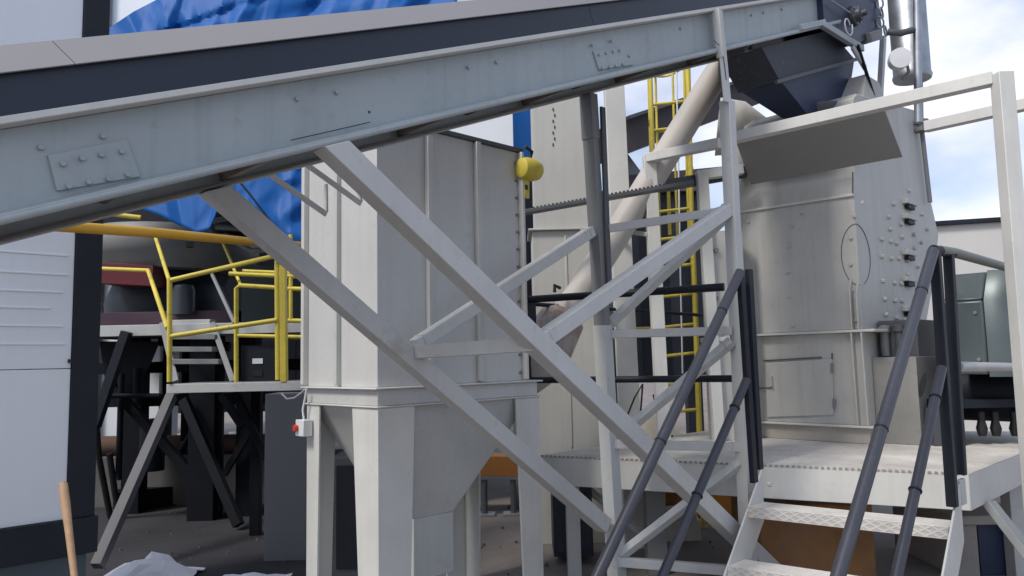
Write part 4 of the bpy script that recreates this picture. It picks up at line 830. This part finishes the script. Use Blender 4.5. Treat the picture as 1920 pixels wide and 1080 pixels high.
# ------------------------------------------------------------------ far side: white hall, orange machinery, cabinet
wh = thing('white_hall', 'long low off-white hall with a dark roof edge beyond the motor', 'building', V((14, 18, 0)))
z0_, z1_ = aY(1757, 425, 16).z, 0
hx = aY(1640, 425, 16).x
ztop2 = aY(1757, 421, 16).z
MB().prism([(hx, 16.6, 0), (hx + 9, 14.0, 0), (hx + 11, 20, 0), (hx + 2, 23, 0)], UP * ztop2).build('wall', mat('cream_wall', (.56, .55, .52), .6, var=.04), wh)
MB().prism([(hx - .1, 16.5, ztop2 + .001), (hx + 9.1, 13.9, ztop2 + .001), (hx + 11.1, 20.1, ztop2 + .001), (hx + 1.9, 23.1, ztop2 + .001)], UP * .09).build('roof_edge', DARK, wh)
ob = thing('orange_beam_frame', 'orange painted beam on two thin steel stands behind the bin', 'beam', aY(940, 950, 8.8) * V((1, 1, 0)))
MB().bar(aY(800, 868, 8.8), aY(1015, 872, 8.8), .35, .22).build('beam', ORG, ob)
for x in (908, 962):
    p = aY(x, 900, 8.7); MB().tube(V((p.x, p.y, .02)), V((p.x, p.y, p.z)), .035).build('stand', DGREY, ob, bevel=0); MB().box(V((p.x, p.y, .012)), V((1, 0, 0)), V((0, 1, 0)), UP, .12, .1, .012).build('foot', MGREY, ob)
cb3 = thing('dark_cabinet', 'scuffed dark navy cabinet under the platform corner', 'cabinet', aY(1075, 1000, 7.0) * V((1, 1, 0)))
xa, xb = aY(1038, 1000, 6.6).x, aY(1112, 1000, 6.6).x
lbox(MB(), xa, xb, 6.6, 7.0, .06, aY(1070, 905, 6.6).z).build('cabinet_body', mat('cabinet_navy', (.018, .022, .04), .4, var=.2, spot=.5, spotcol=(.12, .12, .14)), cb3)
lbox(MB(), xa + .02, xb - .02, 6.585, 6.599, .1, aY(1070, 925, 6.6).z).build('cabinet_door', mat('cabinet_door_navy', (.02, .024, .045), .4, var=.3, spot=.6, spotcol=(.18, .18, .2)), cb3)
MB().path([aY(1068, 918, 6.56), aY(1068, 905, 6.53), aY(1078, 905, 6.53), aY(1078, 918, 6.56)], .008).build('handle', GALV, cb3, bevel=0)
om = thing('orange_screen_box', 'rust streaked orange machine body under the platform behind the stairs', 'machine', aY(1540, 1000, 6.0))
ORR = mat('worn_orange', (.27, .13, .045), .7, var=.35, rust=.85, scale=3)
lbox(MB(), aY(1425, 1000, 5.75).x, aY(1640, 1000, 5.75).x, 5.75, 6.5, .06, .62).build('machine_body', ORR, om, bevel=.02)
lbox(MB(), aY(1435, 1000, 5.75).x, aY(1630, 1000, 5.75).x, 5.8, 6.4, .0, .059).build('skid', DGREY, om)
oc = thing('orange_drum', 'orange drum on a pale concrete pier under the platform', 'drum', aY(1240, 1000, 8) * V((1, 1, 0)))
dc = aY(1232, 925, 7.6); MB().lathe(V((dc.x, dc.y, dc.z - .06)), UP, [(0, .30), (.02, .32), (.2, .32), (.22, .3), (.23, .28)], 28).build('drum_body', ORG, oc, bevel=0)
MB().lathe(V((dc.x, dc.y, dc.z - .10)), UP, [(0, .34), (.03, .34), (.036, .33)], 28).build('drum_rim', PLAS, oc, bevel=0)
pier = MB().hexa([V((dc.x - .42, dc.y - .3, 0)), V((dc.x + .36, dc.y - .3, 0)), V((dc.x + .36, dc.y + .5, 0)), V((dc.x - .42, dc.y + .5, 0))], [V((dc.x - .36, dc.y - .3, dc.z - .102)), V((dc.x + .3, dc.y - .3, dc.z - .102)), V((dc.x + .3, dc.y + .5, dc.z - .102)), V((dc.x - .36, dc.y + .5, dc.z - .102))]).build('concrete_pier', mat('pale_concrete', (.58, .58, .54), .85, var=.12, bump=.2), None)
tag(pier, 'pale tapered concrete pier carrying the orange drum', 'pier')
p = aY(1345, 930, 8.2); tag(lbox(MB(), p.x - .22, p.x + .35, 8.2, 8.7, p.z - .22, p.z + .16).bar(V((p.x - .1, 8.4, 0)), V((p.x - .1, 8.4, p.z - .22)), .12).bar(V((p.x + .25, 8.4, 0)), V((p.x + .25, 8.4, p.z - .22)), .12).build('orange_feeder', ORG, None), 'small orange feeder box on two legs behind the trestle foot', 'feeder')
ys = thing('yellow_ladder', 'short yellow ladder hanging below the platform deck', 'ladder', aY(1330, 1000, 7.8))
for x in (1318, 1333): MB().path([aY(x, 850, 7.8), aY(x, 1045, 7.8)], .02).build('stile', YEL, ys, bevel=0)
for y in (900, 940, 980, 1020): MB().path([aY(1318, y, 7.8), aY(1333, y, 7.8)], .014).build('rung', YEL, ys, bevel=0)
cbk = aY(1850, 985, 5.9)
cbx = thing('concrete_plinth', 'dusty concrete plinth with a dark recess under the platform edge', 'plinth', V((cbk.x, 6.3, 0)))
lbox(MB(), aY(1790, 990, 5.9).x, aY(1880, 990, 5.9).x + .3, 5.9, 7.0, aY(1840, 985, 5.9).z, aY(1840, 972, 5.9).z + .02).build('plinth_top', CONC, cbx, bevel=.01)
lbox(MB(), aY(1788, 990, 5.95).x, aY(1832, 990, 5.95).x, 5.95, 6.9, .0, aY(1840, 985, 5.9).z - .001).build('plinth_wall', CONC, cbx, bevel=.01)
lbox(MB(), aY(1832, 990, 6.0).x + .004, aY(1882, 990, 6.0).x + .3, 6.0, 6.8, 0, aY(1840, 985, 5.9).z - .001).build('recess_panel', NAVY, cbx)
bpn = aY(980, 245, 9.0)
tag(lbox(MB(), aY(958, 245, 9).x, aY(1004, 245, 9).x, 9, 9.6, aY(980, 300, 9).z, aY(980, 100, 9).z).build('blue_panel_tower', BLP, None), 'bright blue sheeted tower between the bin and the elevator casing', 'tower')
sh2 = thing('white_silo_house', 'plain white cladded housing above and behind the bin', 'housing', aY(880, 245, 8.8) * V((1, 1, 0)))
for x in (805, 950): lbox(MB(), aY(x, 245, 8.3).x, aY(x, 245, 8.3).x + .12, 9.2, 9.4, 0, 2.6).build('leg', MGREY, sh2)
lbox(MB(), aY(800, 245, 8.3).x, aY(962, 245, 8.3).x, 8.3, 9.5, 2.602, aY(900, 100, 8.3).z).build('housing_wall', WALL, sh2)

# sandy heap behind the deck, seen under the trestle
hc = aY(1255, 780, 9.3); n = 26; vs = []; fs = []
for i in range(n):
    for j in range(n):
        u, v = i / (n - 1) * 2 - 1, j / (n - 1) * 2 - 1; d = max(0, 1 - (u * u + v * v) ** .5)
        vs.append(V((hc.x + u * 1.5, 9.4 + v * 1.2, -.02 + 1.25 * d ** .85 * (.85 + .5 * noise.noise(V((u * 3, v * 3, 1)))) + .04 * noise.noise(V((u * 11, v * 11, 3))))))
for i in range(n - 1):
    for j in range(n - 1): fs.append((i * n + j, (i + 1) * n + j, (i + 1) * n + j + 1, i * n + j + 1))
tag(MB().add(vs, fs).build('sand_heap', mat('sand', (.46, .41, .34), .95, var=.2, spot=.3, spotcol=(.28, .24, .2), bump=.5, bscale=35), None, bevel=0), 'pale sandy heap behind the platform under the dark hall', 'heap')

# loose stones and scraps on the yard floor
rnd = random.Random(11); b = MB()
for k in range(200):
    if k % 3: x, y = rnd.uniform(-4.2, -1.2), rnd.uniform(6.0, 9.2)
    else: x, y = rnd.uniform(-.6, 2.6), rnd.uniform(6.2, 9.5)
    r = rnd.uniform(.006, .022) * (2 if rnd.random() < .06 else 1); a = rnd.uniform(0, 3)
    ring = [V((x + r * math.cos(a + t * 1.257) * rnd.uniform(.7, 1.2), y + r * math.sin(a + t * 1.257) * rnd.uniform(.7, 1.2), .003)) for t in range(5)]
    b.hexa(ring, [V((x + (p.x - x) * .5, y + (p.y - y) * .5, .004 + r * rnd.uniform(.6, 1.1))) for p in ring])
b.build('gravel', mat('dull_stone', (.08, .075, .07), .9, var=.4, scale=30), None, bevel=0, kind='stuff')

# loose cables in the middle distance
for pts, lab in (([(1268, 120, 7.9), (1272, 300, 7.88), (1276, 520, 7.9), (1280, 700, 7.9)], 'thin pale cable hanging down inside the caged ladder'),
                 ([(1152, 770, 7.0), (1172, 790, 6.9), (1190, 745, 6.9), (1205, 720, 7.0), (1200, 790, 6.95)], 'black looped cable beside the white flat post'),
                 ([(1225, 740, 7.4), (1236, 790, 7.3), (1250, 815, 7.2), (1262, 818, 7.2)], 'black cable trailing down to the deck near the ladder')):
    tag(MB().path([aY(*p) for p in pts], .009).build('loose_cable', PLAS if 'pale' in lab else BLK, None, bevel=0), lab, 'cable')
